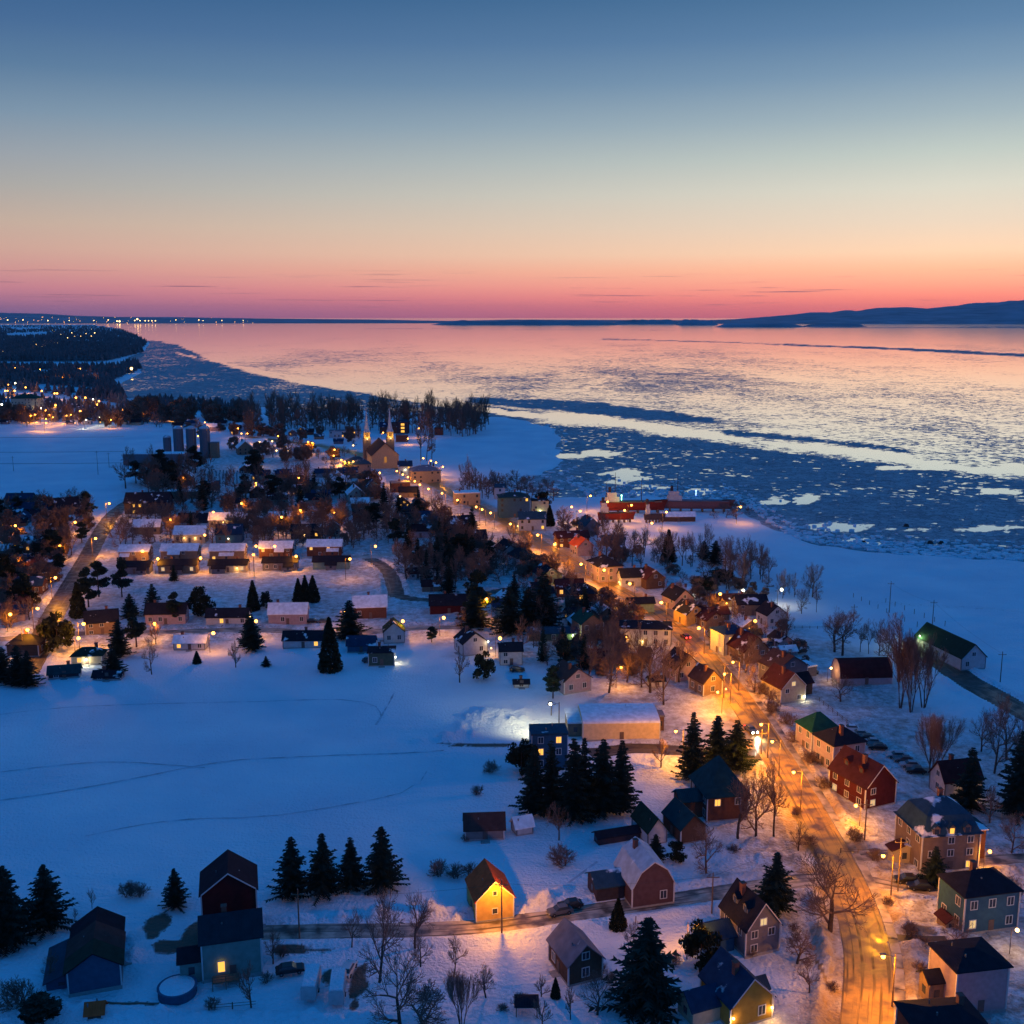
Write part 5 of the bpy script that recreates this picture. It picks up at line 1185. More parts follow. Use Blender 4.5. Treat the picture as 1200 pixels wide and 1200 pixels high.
dots('farthest lamps in the wood', 'one of the distant lamps', 'scattered in the far dark wood on the left', [(64,388),(62,387),(79,396),(84,390),(87,394),(95,394),(101,391),(107,386),(107,394),(111,390),(121,393),(71,392),(42,404),(44,405),(48,405),(54,401),(49,407),(64,402),(67,402),(36,408),(28,410),(3,413),(154,432),(100,413)], 'y', 9)
for o in [x for x in bpy.data.objects if x.name.startswith('street_lamp')][-24:]:
    for c in o.children:
        if c.name.startswith('bulb'): c.scale = (2.6,2.6,2.6)
mb = MB(); rnd = random.Random(5); mo = MB()
def farlight(m, px, dz, D, r):
    c = Vector(((px-600)/1270*D, D, dz)); m.v += [tuple(c+Vector(q)*r) for q in ((1,0,0),(-1,0,0),(0,1,0),(0,-1,0),(0,0,1),(0,0,-1))]; b = len(m.v)-6
    for f in ((0,2,4),(2,1,4),(1,3,4),(3,0,4),(2,0,5),(1,2,5),(3,1,5),(0,3,5)): m.f.append(tuple(b+i for i in f))
for px, dz, r in [(9,60,9),(27,60,8),(56,50,9),(81,50,7),(110,50,7),(127,60,8),(137,40,10),(140,38,16),(161,75,15),(158,50,9),(164,50,9),(170,45,8),(174,45,8),(178,45,8),(182,45,8),(206,60,7),(233,60,8),(238,50,6),(260,50,6),(285,50,6),(1106,25,8)]: farlight(mo, px, dz, 18500, r)
for i in range(60):
    px = rnd.choice([rnd.uniform(0,130), rnd.uniform(0,300)]); farlight(mb, px, rnd.uniform(10, 110), 18600, rnd.uniform(1.5, 3.5))
tag(mo.build('city_lights', 'bulb_warm'), 'bright lights of the city on the far shore', 'city lights', kind='stuff')
tag(mb.build('city_lights', 'bulb_sodium'), 'small lights of the city scattered along the far shore', 'city lights', kind='stuff')
# ================================================================ CARS
for (x, y, c) in [(906,764,'snowy'),(912,768,'grey'),(917,772,'silver'),(922,776,'snowy'),(927,780,'black'),(936,784,'red'),(950,790,'black')]:
    car(x, y, 160, c, cluster='cars parked in the lot by the round-roofed hall', desc='parked car', where='in the slanting row beside the round-roofed hall')
for (x, y, c) in [(996,856,'snowy'),(1006,862,'silver'),(1014,867,'black'),(1021,872,'silver'),(1028,878,'black'),(998,866,'grey')]:
    car(x, y, 172, c, cluster='cars parked behind the green roofed house', desc='dark parked car', where='in the lot behind the green roofed house')
for (x, y, c) in [(1050,888,'silver'),(1059,893,'grey'),(1066,899,'silver'),(1073,906,'black')]:
    car(x, y, 175, c, cluster='cars parked below the bare tree clump', desc='dark parked car', where='in the group below the tall bare trees')
car(656,1071,-160,'grey','dark hatchback parked on the lit lane, front of two',lights=False)
car(668,1064,-165,'black','black car parked on the lit lane behind the hatchback')
t = car(408,1140,80,'white','white car parked with its rear window dark in the lower left yard')
car(340,1140,15,'black','black car parked beside the grey-green house in the yard')
car(1062,1034,178,'black','black car parked left of the young spruce by the manor, farther of two'); car(1078,1042,176,'black','black car parked in front of the blue house, nearer of two')
car(880,853,-75,'grey','car with glaring headlights driving toward the camera on the main road',lights='front',p=at(880,858))
car(803,744,107,'red','car with red tail lights driving away on the main road',lights='rear',p=at(803,748))
for (x, y, c, l) in [(367,730,'black','dark car parked right of the snow-roofed veranda house, left of two'),(380,730,'grey','dark car parked right of the snow-roofed veranda house, right of two'),(606,787,'black','black car parked beside the boxy white house'),(433,776,'grey','car parked under the carport of the dark green cabin'),
                     (905,757,'grey','grey car parked on the drive above the slanting row'),(372,1155,'grey','x')][:5]:
    car(x, y, 3, c, l)
def camper(px, py, rot, label):
    t = empty('camper_trailer', at(px, py), R(rot), label, 'camper')
    mb = MB(); mb.extrude([(-1.1,.6),(-1.15,1.2),(-1.15,2.5),(-.95,2.75),(.95,2.75),(1.15,2.5),(1.15,1.2),(1.1,.6)], -2.8, 2.8); mb.build('body', wallmat('white'), t)
    MB().box(2.82,2.85,-.7,.7,1.4,2.2).build('window', 'glass_dark', t); MB().box(-1.8,-.6,-1.17,-1.155,1.4,2.1).build('window', 'glass_dark', t)
    for y in (-1, 1): MB().tube((0,y*1.02,.35),(0,y*1.18,.35),.35,.35,12).build('wheel', 'tyre', t)
    MB().box(-2.7,2.7,-1,1,2.76,2.98).build('snow_cover', 'snow', t); MB().box(2.85,4,-.06,.06,.5,.6).build('tow_bar', 'dark_metal', t)
camper(396,1168,95,'snow-topped camper trailer parked beside the white car, right of two'); camper(365,1163,92,'snow-topped camper trailer in the lower left yard, left of two')
# pool, picnic clutter
p = at(208,1163); s = scale_at(p); r = 22/s; t = empty('swimming_pool', p, 0, 'round above-ground pool covered with snow beside the old barn', 'pool')
MB().lathe([(r,-.5),(r,1.0),(r+.12,1.05),(r+.12,1.15),(r-.1,1.15)], 28).build('wall', wallmat('blue'), t); MB().lathe([(r-.12,1.0),(r-.3,1.2),(r*.5,1.34),(.1,1.38)], 28).build('snow_cover', 'snow', t, True)
t = empty('gazebo', at(617,1188), 0, 'small dark garden shelter left of the brown garage at the bottom', 'gazebo'); MB().box(-1.6,1.6,-1.4,1.4,1.9,2.05).frus((-1.8,1.8,-1.6,1.6,2.06),(-.2,.2,-.2,.2,2.7)).build('roof', roofmat('black',.1), t)
for x in (-1.5,1.5):
    for y in (-1.3,1.3): MB().box(x-.06,x+.06,y-.06,y+.06,-.3,1.9).build('post', 'pole_wood', t)
def fence(pts, label, h=1.1, gap=2.4, rail=True):
    L = [at(*q) for q in pts]; t = empty('fence', L[0], 0, label, 'fence'); mb = MB(); o = L[0]
    for a, b in zip(L[:-1], L[1:]):
        n = max(1, int((b-a).length/gap))
        for k in range(n): q = a.lerp(b, k/n)-o; mb.box(q.x-.07, q.x+.07, q.y-.07, q.y+.07, -.4, h)
        if rail:
            rr = MB().tube(a-o+Vector((0,0,h*.85)), b-o+Vector((0,0,h*.85)), .04, .04, 4).tube(a-o+Vector((0,0,h*.45)), b-o+Vector((0,0,h*.45)), .04, .04, 4).build('rail', 'pole_wood', t)
    mb.build('posts', 'pole_wood', t)
fence([(734,1088),(745,1084),(764,1080)],'row of pale posts beside the big spruce and the lane',1.6,3,False)
fence([(960,822),(1010,862)],'thin fence running down the snowy lots behind the green roof')
fence([(1000,700),(1060,728),(1090,740)],'line of thin posts across the snowy shore field',1.6,5,False); fence([(1038,706),(1120,738)],'second line of thin posts beside the shore field pole',1.6,5,False)
fence([(905,738),(940,737),(985,738)],'low dark fence below the white riverside gable'); fence([(770,600+55),(860,652)],'low fence in the snow behind the shore trees')
fence([(700,882),(720,880)],'short fence by the snowy hall drive'); fence([(245,1185),(300,1180)],'low fence at the bottom left yard'); fence([(985,1000),(1046,1003)],'low dark railing below the dark red house')
fence([(560,737),(600,735),(640,728)],'low fence along the field street') 
# cemetery stones: more than can be told apart
mb = MB(); rnd = random.Random(3)
for r in range(7):
    for k in range(22):
        q = at(236+k*4.2+rnd.uniform(-1,1), 553+r*2.4); mb.box(q.x-.45,q.x+.45,q.y-.15,q.y+.15,-.3,rnd.uniform(.8,1.9))
tag(mb.build('gravestones', 'concrete'), 'rows of dark gravestones in the snow below the silos', 'gravestones', kind='stuff')
# ================================================================ TREES by hand: foreground
def T(x, y, h, k, w, lab, v=None): return tree(x, y, h, k, w, lab, v=v)
T(10,1108,92,'spruce',56,'big dark spruce at the left edge, left of two',1); T(56,1086,72,'spruce',50,'big dark spruce left of the old barn, right of two',2)
for x, y, h, w in [(343,1050,68,36),(379,1048,70,38),(412,1041,60,34),(448,1040,70,42)]:
    tree(x, y, h, 'spruce', w, cluster='four spruces in a row above the lane', desc='dark spruce', where='in the row of four above the lane')
T(206,1062,44,'spruce',27,'small spruce beside the red barn'); T(757,1186,110,'spruce',72,'biggest spruce, standing right of the brown garage',3)
T(908,1066,66,'spruce',40,'slim spruce behind the mauve house, left of the road',4); T(724,1088,34,'cedar',20,'dense dark thuja on the lane corner left of the big spruce')
T(821,1132,56,'bush',46,'round dark evergreen beside the orange lamp and mauve house'); T(811,925-12,76,'spruce',34,'dark spruce against the glowing snow, left of two'); T(839,905,64,'spruce',34,'dark spruce against the glowing snow, middle'); T(862,902,56,'spruce',36,'dense spruce nearest the main road by the glowing snow')
T(1095,1036,44,'spruce',30,'small spruce in front of the stone manor wall'); T(1135,948,70,'spruce',34,'spruce in front of the white maroon-roofed cottage'); T(1192,955,96,'spruce',44,'tall dark spruce at the right edge behind the manor')
T(50,1202,34,'pine',50,'low pine at the bottom left edge')
for x, y, h, w in [(626,953,76,34),(646,955,86,36),(672,960,92,44),(684,955,88,34),(706,955,86,44),(728,950,80,34)]: tree(x, y, h, 'spruce', w, cluster='clump of dark conifers by the blue block house', desc='tall dark conifer', where='in the clump before the blue block house')
T(611,908,42,'bush',40,'dense dark bush left of the blue block house'); T(768,1008,30,'spruce',22,'small spruce below the green-roofed shed'); T(836,1030-12,0.1,'bush',1,'x') if False else None
T(792,1012,28,'bush',22,'rounded dark bush between the sheds and the lane')
T(973,1092,90,'bare',92,'wide spreading bare tree at the bend of the main road',1)
T(934,1128,42,'elm',40,'small crooked bare tree right of the mauve house',1)
for x, y, h, w, k in [(865,985,78,60,'bare'),(886,982,84,46,'bare'),(907,982,90,52,'bare')]: tree(x, y, h, k, w, cluster='bare trees in front of the teal roofed house', desc='tall bare tree', where='in the row before the brick teal-roofed house')
T(828,1024,58,'bare',50,'bare tree by the snow-covered mound above the lane')
for x, y, h, w in [(444,1150,110,60),(487,1112,72,50)]: tree(x, y, h, 'bare', w, cluster='bare trees on the lane edge', desc='bare tree', where='of the two at the dark lane patch')
T(493,1133,44,'bare',28,'thin bare tree at the lower side of the lane'); T(533,1143,46,'bare',36,'small bare tree between the lane and the bottom edge'); T(470,1204,92,'bare',80,'large bare tree at the bottom edge, left of two'); T(500,1210,64,'elm',70,'broad bare tree at the bottom edge, right of two'); T(541,1206,70,'vase',44,'many-stemmed bare tree at the bottom edge')
T(295,1180,50,'sapling',34,'small bare tree in the yard below the grey-green house')
for x, y, h, w in [(634,1170,28,22),(669,1196,44,20),(636,1202,34,26),(605,1190-6,22,22)]: tree(x, y, h, 'sapling', w, cluster='small bare garden trees at the bottom', desc='small bare garden tree', where='near the little gazebo')
T(651,1170,24,'cedar',12,'little cone-shaped evergreen left of the brown garage')
T(108,1064,24,'sapling',10,'thin bare sapling in the snow above the old barn'); T(88,1080,16,'sapling',8,'tiny sapling beside the old barn roof')
for x, y, w, lab in [(150,1050,26,'leafless shrub in the snow field, left of two by the barn'),(165,1050,24,'leafless shrub in the snow field, right of two by the barn'),(20,1180,50,'large leafless shrub at the left edge'),(515,1026,28,'leafless shrub left above the yellow house'),(534,1028,26,'denser leafless shrub above the yellow house'),(551,1025,22,'leafless shrub nearest the red roof'),
                     (660,1013,36,'low wide leafless shrub above the gambrel house'),(575,905,22,'shrub at the end of the muddy track'),(545,985,12,'shrub against the weathered plank shed'),(560,930,16,'thin shrub in the field below the muddy track'),(300,1100,16,'brown shrub beside the grey-green house'),(1080,1110,22,'roadside shrub left of the blue house'),(1065,1095,24,'brown roadside shrub below the parked cars'),(975,1160,16,'brown shrub on the left verge of the road'),(1078,1140,20,'brown hedge clump by the pink block house')]:
    T(x, y, w*.62, 'shrub', w, lab)
for x, y, h, w in [(1055,850,84,40),(1068,855,92,44),(1082,850,84,46)]: tree(x, y-20, h, 'vase', w, cluster='clump of tall bare trees behind the parked cars', desc='tall upright bare tree', where='in the clump behind the parked cars')
T(1091,917,78,'vase',56,'slim forked bare tree right of the parked cars')
for x, y, h, w in [(1165,905,80,40),(1180,890,74,44),(1198,915,80,40),(1150,880,50,30)]: tree(x, y, h, 'bare', w, cluster='bare trees at the right edge', desc='bare tree', where='at the right edge above the manor')
T(1160,965,44,'sapling',30,'small bare tree beside the yellow-lit yard'); T(1185,1000,50,'bare',36,'bare tree in the dark yard right of the manor')
T(1053,800,76,'bare',60,'dense bare tree behind the round-roofed hall'); T(987,768,52,'bare',50,'dense brown bare tree above the round-roofed hall'); T(978,764,50,'bare',44,'brown bare tree, left partner of the one above the hall')
for x, y, h, w in [(1018,766,40,20),(1030,768,42,22),(1040,770,40,20),(1008,764,34,18)]: tree(x, y, h, 'bare', w, cluster='thin bare trees behind the round-roofed hall', desc='thin bare tree', where='of the row behind the round-roofed hall')
T(1018,820,34,'bush',28,'dark round bush in front of the round-roofed hall') if False else T(985,822,30,'bare',34,'low bare tree in front of the round-roofed hall')
T(952,700,40,'bare',26,'lone bare tree on the snowy shore slope',1); T(921,758,48,'bare',26,'bare tree beside the snowy drive above the cars')
for x, y, h, w in [(713,812,82,44),(690,806,60,34),(762,812,70,50),(752,806,74,44),(778,826,74,44),(734,800,50,34),(796,800,50,40)]: tree(x, y, h, 'bare', w, cluster='bare trees above the snowy hall', desc='bare tree glowing in lamp light', where='above the snowy hall')
T(648,818,36,'pine',22,'olive pine at the left corner of the snowy hall'); T(660,785,34,'pine',26,'pine by the floodlit green building')
T(775,898,32,'sapling',24,'small bare tree in front of the snowy hall drive')
for x, y, h, w in [(873,790,44,40),(900,832,30,26),(884,812,36,30)]: tree(x, y, h, 'bare', w, cluster='bare trees along the right of the lit road', desc='bare roadside tree lit orange', where='right of the lit main road')
for x, y in [(925,850),(930,870),(948,895),(905,835),(893,815),(965,925),(1000,985),(1025,1010)]: tree(x, y, 15, 'shrub', 24, cluster='shrubs on the right verge of the main road', desc='leafless roadside shrub', where='on the right verge of the main road')
# middle distance evergreens and bare trees
for x, y, h, w, k, lab in [
 (560,728,56,40,'pine','big round pine above the orange street lamp'),(555,735,40,34,'spruce','dark spruce under the big round pine'),(597,742,52,36,'spruce','black spruce, left of the cluster of three'),(618,736,44,30,'spruce','black spruce, middle of the cluster of three'),(637,734,60,40,'spruce','black spruce, right of the cluster of three'),
 (567,796,34,26,'bush','round dark bush at the field edge by the boxy white house'),(539,800,34,22,'sapling','dark small tree left of the round bush'),(387,786,58,26,'cedar','tall dense thuja standing at the field edge'),(410,748,42,32,'spruce','dark spruce at the lamp by the brick house'),(296,762,40,24,'spruce','dark pine-like tree at the end of the white bungalow'),
 (292,765-10,36,20,'spruce','dark spruce beside the glowing thuja bungalow'),(350,706,26,14,'cedar','dark cedar in the snowy lot, left of three'),(358,705,28,14,'cedar','dark cedar in the snowy lot, middle of three'),(367,705,28,16,'cedar','dark cedar in the snowy lot, right of three'),
 (297,715,32,16,'cedar','pointed cedar behind the long white bungalow'),(312,713,20,14,'bush','round bush beside the pointed cedar'),(236,722,34,30,'bush','round dark evergreen above the field street'),(180,722,36,22,'spruce','spruce behind the long pink house, left of two'),(206,730,34,22,'pine','dark tree in front of the long pink house, right of two'),
 (231,778,14,10,'cedar','tiny cone evergreen in the open field'),(312,781,12,10,'spruce','little spruce at the field edge'),(204,681,18,10,'spruce','spruce beside the black-roofed bungalows'),
 (153,723,26,20,'spruce','dark tree in front of the tan gable, upper'),(140,770,42,24,'spruce','dark spruce over the low black shed, left'),(160,758,44,26,'pine','pine over the low black shed, right'),(133,790,30,26,'spruce','spruce at the field edge by the glaring porch lamp'),
 (104,712,44,26,'pine','pine by the west street, left of three'),(116,700,40,26,'pine','pine by the west street, middle of three'),(143,700,44,24,'pine','pine by the west street, right of three'),(68,762,46,40,'bush','broad dark tree at the bend of the west street'),(92,724,38,20,'cedar','dark cedar beside the west street'),
 (22,802,44,26,'spruce','dark spruce at the left edge of the field, left'),(34,804,40,24,'spruce','dark spruce at the left edge of the field, right'),(5,800,40,24,'spruce','dark spruce cut by the left edge above the field'),(46,760,34,24,'bare','bare tree by the dark hip-roofed house'),
 (66,660,34,20,'pine','dark tree left of the west street, upper'),(28,712,34,28,'bush','dark bush-like tree near the left edge'),(8,690,40,30,'bush','dark tree mass at the left edge'),
 (178,790,44,22,'bare','bare tree standing in front of the snowy mound'),(276,783,30,18,'sapling','bare sapling at the field edge below the bungalow'),(183,755,28,18,'sapling','bare tree by the lamp on the field street'),
 (886,710,0,0,None,''),
 (783,658,34,18,'cedar','dark cedar among the shore trees, left'),(838,661,26,22,'spruce','dark spruce in front of the shore trees'),(825,655,20,16,'spruce','smaller spruce beside the shore trees'),(540,760-22,26,18,'bare','bare tree by the white gabled house'),(506,753,18,14,'pine','small pine by the two warm lamps'),
 (508,560,16,6,'cedar','dark pointed cedar by the harbour lane lamps'),(548,545+30,40,12,'farbare','tall slim poplar between street and snowy shore'),(636,598,22,18,'bush','dark evergreen on the roof line of the blue block'),(644,616,22,12,'cedar','dark cedar by the veranda house near the shipyard')]:
    if k: tree(x, y, h, k, w, lab)
for x, y, h, w in [(493,540,44,16),(500,540,46,16),(506,538,40,14)]: tree(x, y, h, 'farbare', w, cluster='tall poplars by the church lamps', desc='tall bare poplar lit orange', where='right of the church')
for x, y, h, w in [(1120,1120,46,36),(1178,1075,54,40),(655,985,44,34),(742,1120,40,30),(412,1112,50,34),(320,1128,40,28),(570,1170,44,34),(948,1165,40,34),(700,1190,56,44),(60,1150,40,32),(935,1000,36,30)]:
    tree(x, y, h, 'bare', w, cluster='bare garden trees scattered in the foreground yards', desc='bare garden tree', where='among the foreground yards')
for x, y, w in [(612,1172,14),(590,1186,16),(705,1140,18),(716,1150,16),(860,1000,18),(950,990,18),(935,955,16),(880,1120,16),(930,1090,14),(960,1060,16),(1040,1060,16),(1150,1030,18),(250,1180,20),(312,1150,18),(330,1120,18),(140,1105,14),(790,1130,18),(1100,1140,16)]:
    tree(x, y, w*.6, 'shrub', w, cluster='leafless shrubs in the foreground yards', desc='leafless garden shrub', where='among the foreground yards')
# groups along the shore right of the road
rnd = random.Random(11)
def scatter(n, poly, kinds, h0, h1, cluster, desc, where, aspect=.75, seed=0, avoid=True, hmin_d=3.0):
    rr = random.Random(seed); xs_ = [p[0] for p in poly]; ys_ = [p[1] for p in poly]; k = 0; pts = []; tries = 0
    while k < n and tries < n*60:
        tries += 1
        x = rr.uniform(min(xs_), max(xs_)); y = rr.uniform(min(ys_), max(ys_)); c = False
        for i in range(len(poly)):
            (x0, y0), (x1, y1) = poly[i], poly[(i+1) % len(poly)]
            if (y0 > y) != (y1 > y) and x < (x1-x0)*(y-y0)/(y1-y0)+x0: c = not c
        if not c: continue
        p = at(x, y)
        if avoid:
            if any((p.x-a)**2+(p.y-b)**2 < rad*rad for a, b, rad in HOUSES): continue
            if any((p.x-q.x)**2+(p.y-q.y)**2 < 30 for ln in RL.values() for q in ln[::1] if abs(q.y-p.y) < 12): continue
            if any(-2 < q.y-p.y < 26 and abs(q.x-p.x) < 5 for q in RL['main']): continue
        if any((p-q).length < hmin_d for q in pts): continue
        pts.append(p); k += 1; h = rr.uniform(h0, h1); kd = rr.choice(kinds)
        tree(x, y, h, kd, h*aspect*rr.uniform(.8, 1.2)*(.55 if kd in ('spruce', 'cedar') else 1), cluster=cluster, desc=desc, where=where, p=p)
scatter(15, [(846,664),(900,672),(905,690),(870,695),(850,690)], ['bare'], 32, 48, 'bare trees leaning on the shore slope', 'bare tree', 'of the dense group above the white lamps', .6, 1)
scatter(22, [(700,640),(832,650),(835,664),(720,672),(690,664)], ['farbare','bare'], 26, 44, 'bare trees in the lots below the shipyard', 'one of the bare trees crowded', 'in the snowy lots below the shipyard', .6, 2)
scatter(10, [(650,610),(720,618),(700,632),(660,634)], ['farbare'], 14, 22, 'bushes before the shipyard', 'bare bushy tree', 'in front of the shipyard', 1, 3)
scatter(12, [(780,690),(850,676),(858,692),(800,700)], ['farbare','bush'], 10, 18, 'low bushes behind the riverside houses', 'low dark bush', 'behind the riverside houses', 1.2, 4)
scatter(8, [(905,690),(950,690),(960,730),(925,725)], ['bare'], 22, 34, 'bare trees round the riverside white gable', 'thin bare tree', 'near the riverside white gable', .5, 5)
scatter(14, [(560,560),(640,572),(650,590),(570,582)], ['farbare'], 14, 26, 'bushy trees on the shore by the blue block', 'bushy bare tree', 'on the shore behind the blue block', 1, 6, False)
scatter(10, [(540,560),(560,572),(600,590),(575,592),(540,578)], ['farbare'], 18, 30, 'trees behind the village street lights', 'bare tree', 'between the street lights and the snowy shore', .7, 7, False)
scatter(10, [(870,596),(886,604),(850,612),(830,606)], ['farbare'], 8, 12, 'shrubs at the tip of the shipyard', 'low shrub', 'at the snowy tip of the shipyard', 1.4, 8, False)
def wood_stuff(n, poly, kinds, h0, h1, cluster, desc, where, aspect, seed, avoid=True, hmin=3):
    r_ = np.random.RandomState(seed); xs_ = [p[0] for p in poly]; ys_ = [p[1] for p in poly]; V = []; F = []; n0 = 0; k = 0
    while k < n:
        x, y = r_.uniform(min(xs_), max(xs_)), r_.uniform(min(ys_), max(ys_))
        if not inpoly(np.array([x]), np.array([y]), poly)[0]: continue
        p = at(x, y); s = scale_at(p)
        if callable(avoid) and not avoid(p): continue
        kd = kinds[r_.randint(len(kinds))]; tr, cr, H0, W0 = tree_proto(kd, r_.randint(3)); h = r_.uniform(h0, h1); kz = h/(s*.9)/H0; kx = h*aspect*r_.uniform(.8, 1.2)/s/W0; a = r_.uniform(0, 6.28); ca, sa = math.cos(a)*kx, math.sin(a)*kx
        for me in (tr, cr):
            b = n0; co = np.empty(len(me.vertices)*3); me.vertices.foreach_get('co', co); co = co.reshape(-1, 3)
            V.append(np.stack([co[:,0]*ca-co[:,1]*sa+p.x, co[:,0]*sa+co[:,1]*ca+p.y, co[:,2]*kz], -1)); F += [tuple(b+i for i in f.vertices) for f in me.polygons]; n0 += len(co)
        k += 1
    me = bpy.data.meshes.new('wood'); me.from_pydata(np.concatenate(V).tolist(), [], F); me.materials.append(MAT['twig']); tag(link('wood', me), cluster, 'wood', kind='stuff')
# the wood behind the church
WOOD = [(290,492),(420,494),(560,492),(584,500),(560,512),(500,512),(420,505),(290,512)]
wood_stuff(170, WOOD, ['farbare'], 24, 36, 'trees of the shore wood behind the church', 'one of the bare trees', 'crowded in the shore wood behind the church', .5, 9, False, 4)
wood_stuff(45, [(160,486),(300,490),(300,500),(160,497)], ['farbare','bush'], 16, 26, 'trees on the shore behind the silos', 'one of the dark trees', 'on the shore behind the silos', .9, 10, False, 4)
# dark village interior
scatter(56, [(180,548),(300,575),(420,560),(470,585),(560,630),(590,660),(540,700),(470,650),(420,640),(300,620),(230,600),(180,600)], ['farbare','farbare','bare','spruce','pine'], 22, 36, 'trees among the dark village houses', 'one of the trees', 'among the dark houses in the village centre', .75, 12)
scatter(40, [(470,655),(560,640),(580,690),(540,700),(480,690),(440,668)], ['bare','farbare','spruce','farbare'], 26, 42, 'dark grove above the asphalt bend', 'one of the trees', 'in the dark grove left of the village street', .7, 13)
scatter(30, [(0,600),(110,600),(100,650),(60,720),(0,740)], ['bare','farbare','pine','farbare'], 20, 34, 'trees left of the west street', 'one of the trees', 'between the houses left of the west street', .8, 14)
scatter(24, [(135,625),(240,608),(430,632),(430,640),(250,640),(130,648)], ['bare','farbare','spruce'], 18, 30, 'trees behind the orange street bungalows', 'one of the trees', 'behind the orange street bungalows', .75, 15)
scatter(22, [(130,600),(150,545),(240,545),(330,560),(300,590),(160,600)], ['farbare','pine'], 24, 38, 'reddish trees round the large dark building', 'one of the reddish trees', 'round the large dark building', .7, 16)
wood_stuff(30, [(0,500),(120,502),(160,500),(160,490),(0,488)], ['farbare','bush'], 14, 24, 'trees at the far edge of the upper snow field', 'one of the dark trees', 'at the far edge of the upper snow field', .8, 17, False)
scatter(26, [(600,700),(700,720),(740,760),(700,790),(620,780),(600,740)], ['bare','bare','farbare','spruce'], 26, 44, 'trees round the floodlit green building', 'one of the trees', 'round the floodlit green building', .65, 18)
scatter(22, [(700,700),(790,690),(860,720),(900,745),(860,800),(790,700)], ['bare','farbare'], 16, 28, 'roadside trees among the lit gables', 'bare tree', 'among the lit gables by the main road', .8, 19)
scatter(12, [(100,585),(10,590),(10,600),(110,600)], ['farbare'], 12, 20, 'round bare trees by the upper snow field', 'round bare tree', 'on the near edge of the upper snow field', .9, 20)
scatter(14, [(590,640),(640,650),(690,690),(700,700),(640,700),(600,680)], ['farbare','bare','spruce'], 18, 30, 'trees left of the main road near the brick house', 'tree', 'near the dark brick house', .7, 21)
# small filler houses far off, among the trees
rr = random.Random(8)
def fill(n, poly, wpx, cluster, desc, where, seed, litp=.3, sn=.5):
    r_ = random.Random(seed); xs_ = [p[0] for p in poly]; ys_ = [p[1] for p in poly]; k = 0; tries = 0
    while k < n and tries < 3000:
        tries += 1; x = r_.uniform(min(xs_), max(xs_)); y = r_.uniform(min(ys_), max(ys_)); c = False
        for i in range(len(poly)):
            (x0, y0), (x1, y1) = poly[i], poly[(i+1) % len(poly)]
            if (y0 > y) != (y1 > y) and x < (x1-x0)*(y-y0)/(y1-y0)+x0: c = not c
        if not c: continue
        p = at(x, y)
        if any((p.x-a)**2+(p.y+6-b)**2 < (rad+5)**2 for a, b, rad in HOUSES): continue
        if any((p.x-q.x)**2+(p.y+4-q.y)**2 < 90 for ln in RL.values() for q in ln if abs(q.y-p.y) < 15): continue
        if any(-2 < q.y-p.y < 34 and abs(q.x-p.x) < 9 for q in RL['main']): continue
        k += 1; w = wpx*r_.uniform(.8, 1.3); rf = r_.choice(['snow','black','snow','navy','slate'] if r_.random() < sn else ['black','navy','maroon'])
        wc = r_.choice(['white','tan','grey','mint','pink','brick'])
        house(x, y, w, w*.7, w*.32, w*.24, r_.choice([5, 12, 104]), 'gable', wc, rf, .3, desc, lit=1 if r_.random() < litp else 0, cluster=cluster, where=where)
fill(19, [(185,555),(300,580),(420,562),(470,590),(540,615),(560,640),(470,640),(400,610),(250,600)], 22, 'small houses in the village centre', 'small village house', 'among the dark central trees', 1)
fill(16, [(250,548),(330,560),(430,548),(500,590),(520,640),(480,640),(400,590),(300,570)], 17, 'houses of the middle streets behind the church street', 'small gabled house', 'behind the church street', 11, .4, .6)
fill(12, [(440,660),(560,700),(640,700),(700,740),(640,760),(560,715),(480,700)], 22, 'houses half hidden left of the main road', 'house half hidden by trees', 'left of the main road', 12, .3, .5)
fill(10, [(0,640),(60,640),(70,700),(30,740),(0,740)], 26, 'houses left of the west street', 'small snowy house', 'left of the west street', 2)
fill(34, [(0,470),(120,472),(230,488),(300,500),(230,505),(150,498),(0,500)], 10, 'houses of the quarter beyond the upper field', 'one of the small houses', 'of the quarter beyond the upper snow field', 3, .5)
fill(12, [(240,500),(420,512),(400,530),(260,525)], 13, 'houses between silos and church', 'small house', 'between the silos and the church', 4, .4)
fill(8, [(100,600),(10,600),(10,618),(100,618)], 20, 'houses under the upper field edge', 'small dark house', 'in the row under the upper field', 5, .1)
fill(6, [(600,690),(670,690),(740,690),(740,730),(610,735)], 26, 'houses round the grove by the road', 'house half hidden by trees', 'near the black spruces and the road', 6, .3)
fill(7, [(820,745),(850,720),(900,740),(940,765),(880,800)], 22, 'houses squeezed right of the lit road', 'house with snowy roof', 'between the gables right of the lit road', 7, .3)
def clear_of(p):
    if any((p.x-a)**2+(p.y-b)**2 < rad*rad for a, b, rad in HOUSES): return False
    if any(-2 < q.y-p.y < 20 and abs(q.x-p.x) < 5 for q in RL['main']): return False
    return not any((p.x-q.x)**2+(p.y-q.y)**2 < 36 for ln in RL.values() for q in ln if abs(q.y-p.y) < 12)
wood_stuff(170, [(170,556),(300,575),(420,562),(470,585),(560,630),(590,650),(560,700),(470,660),(300,640),(190,600)], ['farbare','farbare','farbare','bush'], 12, 30, 'tangle of smaller trees and brush between the dark village houses', '', '', .95, 31, clear_of)
wood_stuff(75, [(0,600),(115,600),(100,650),(60,720),(0,745)], ['farbare','farbare','bush'], 12, 26, 'brush and small trees between the houses left of the west street', '', '', .95, 32, clear_of)
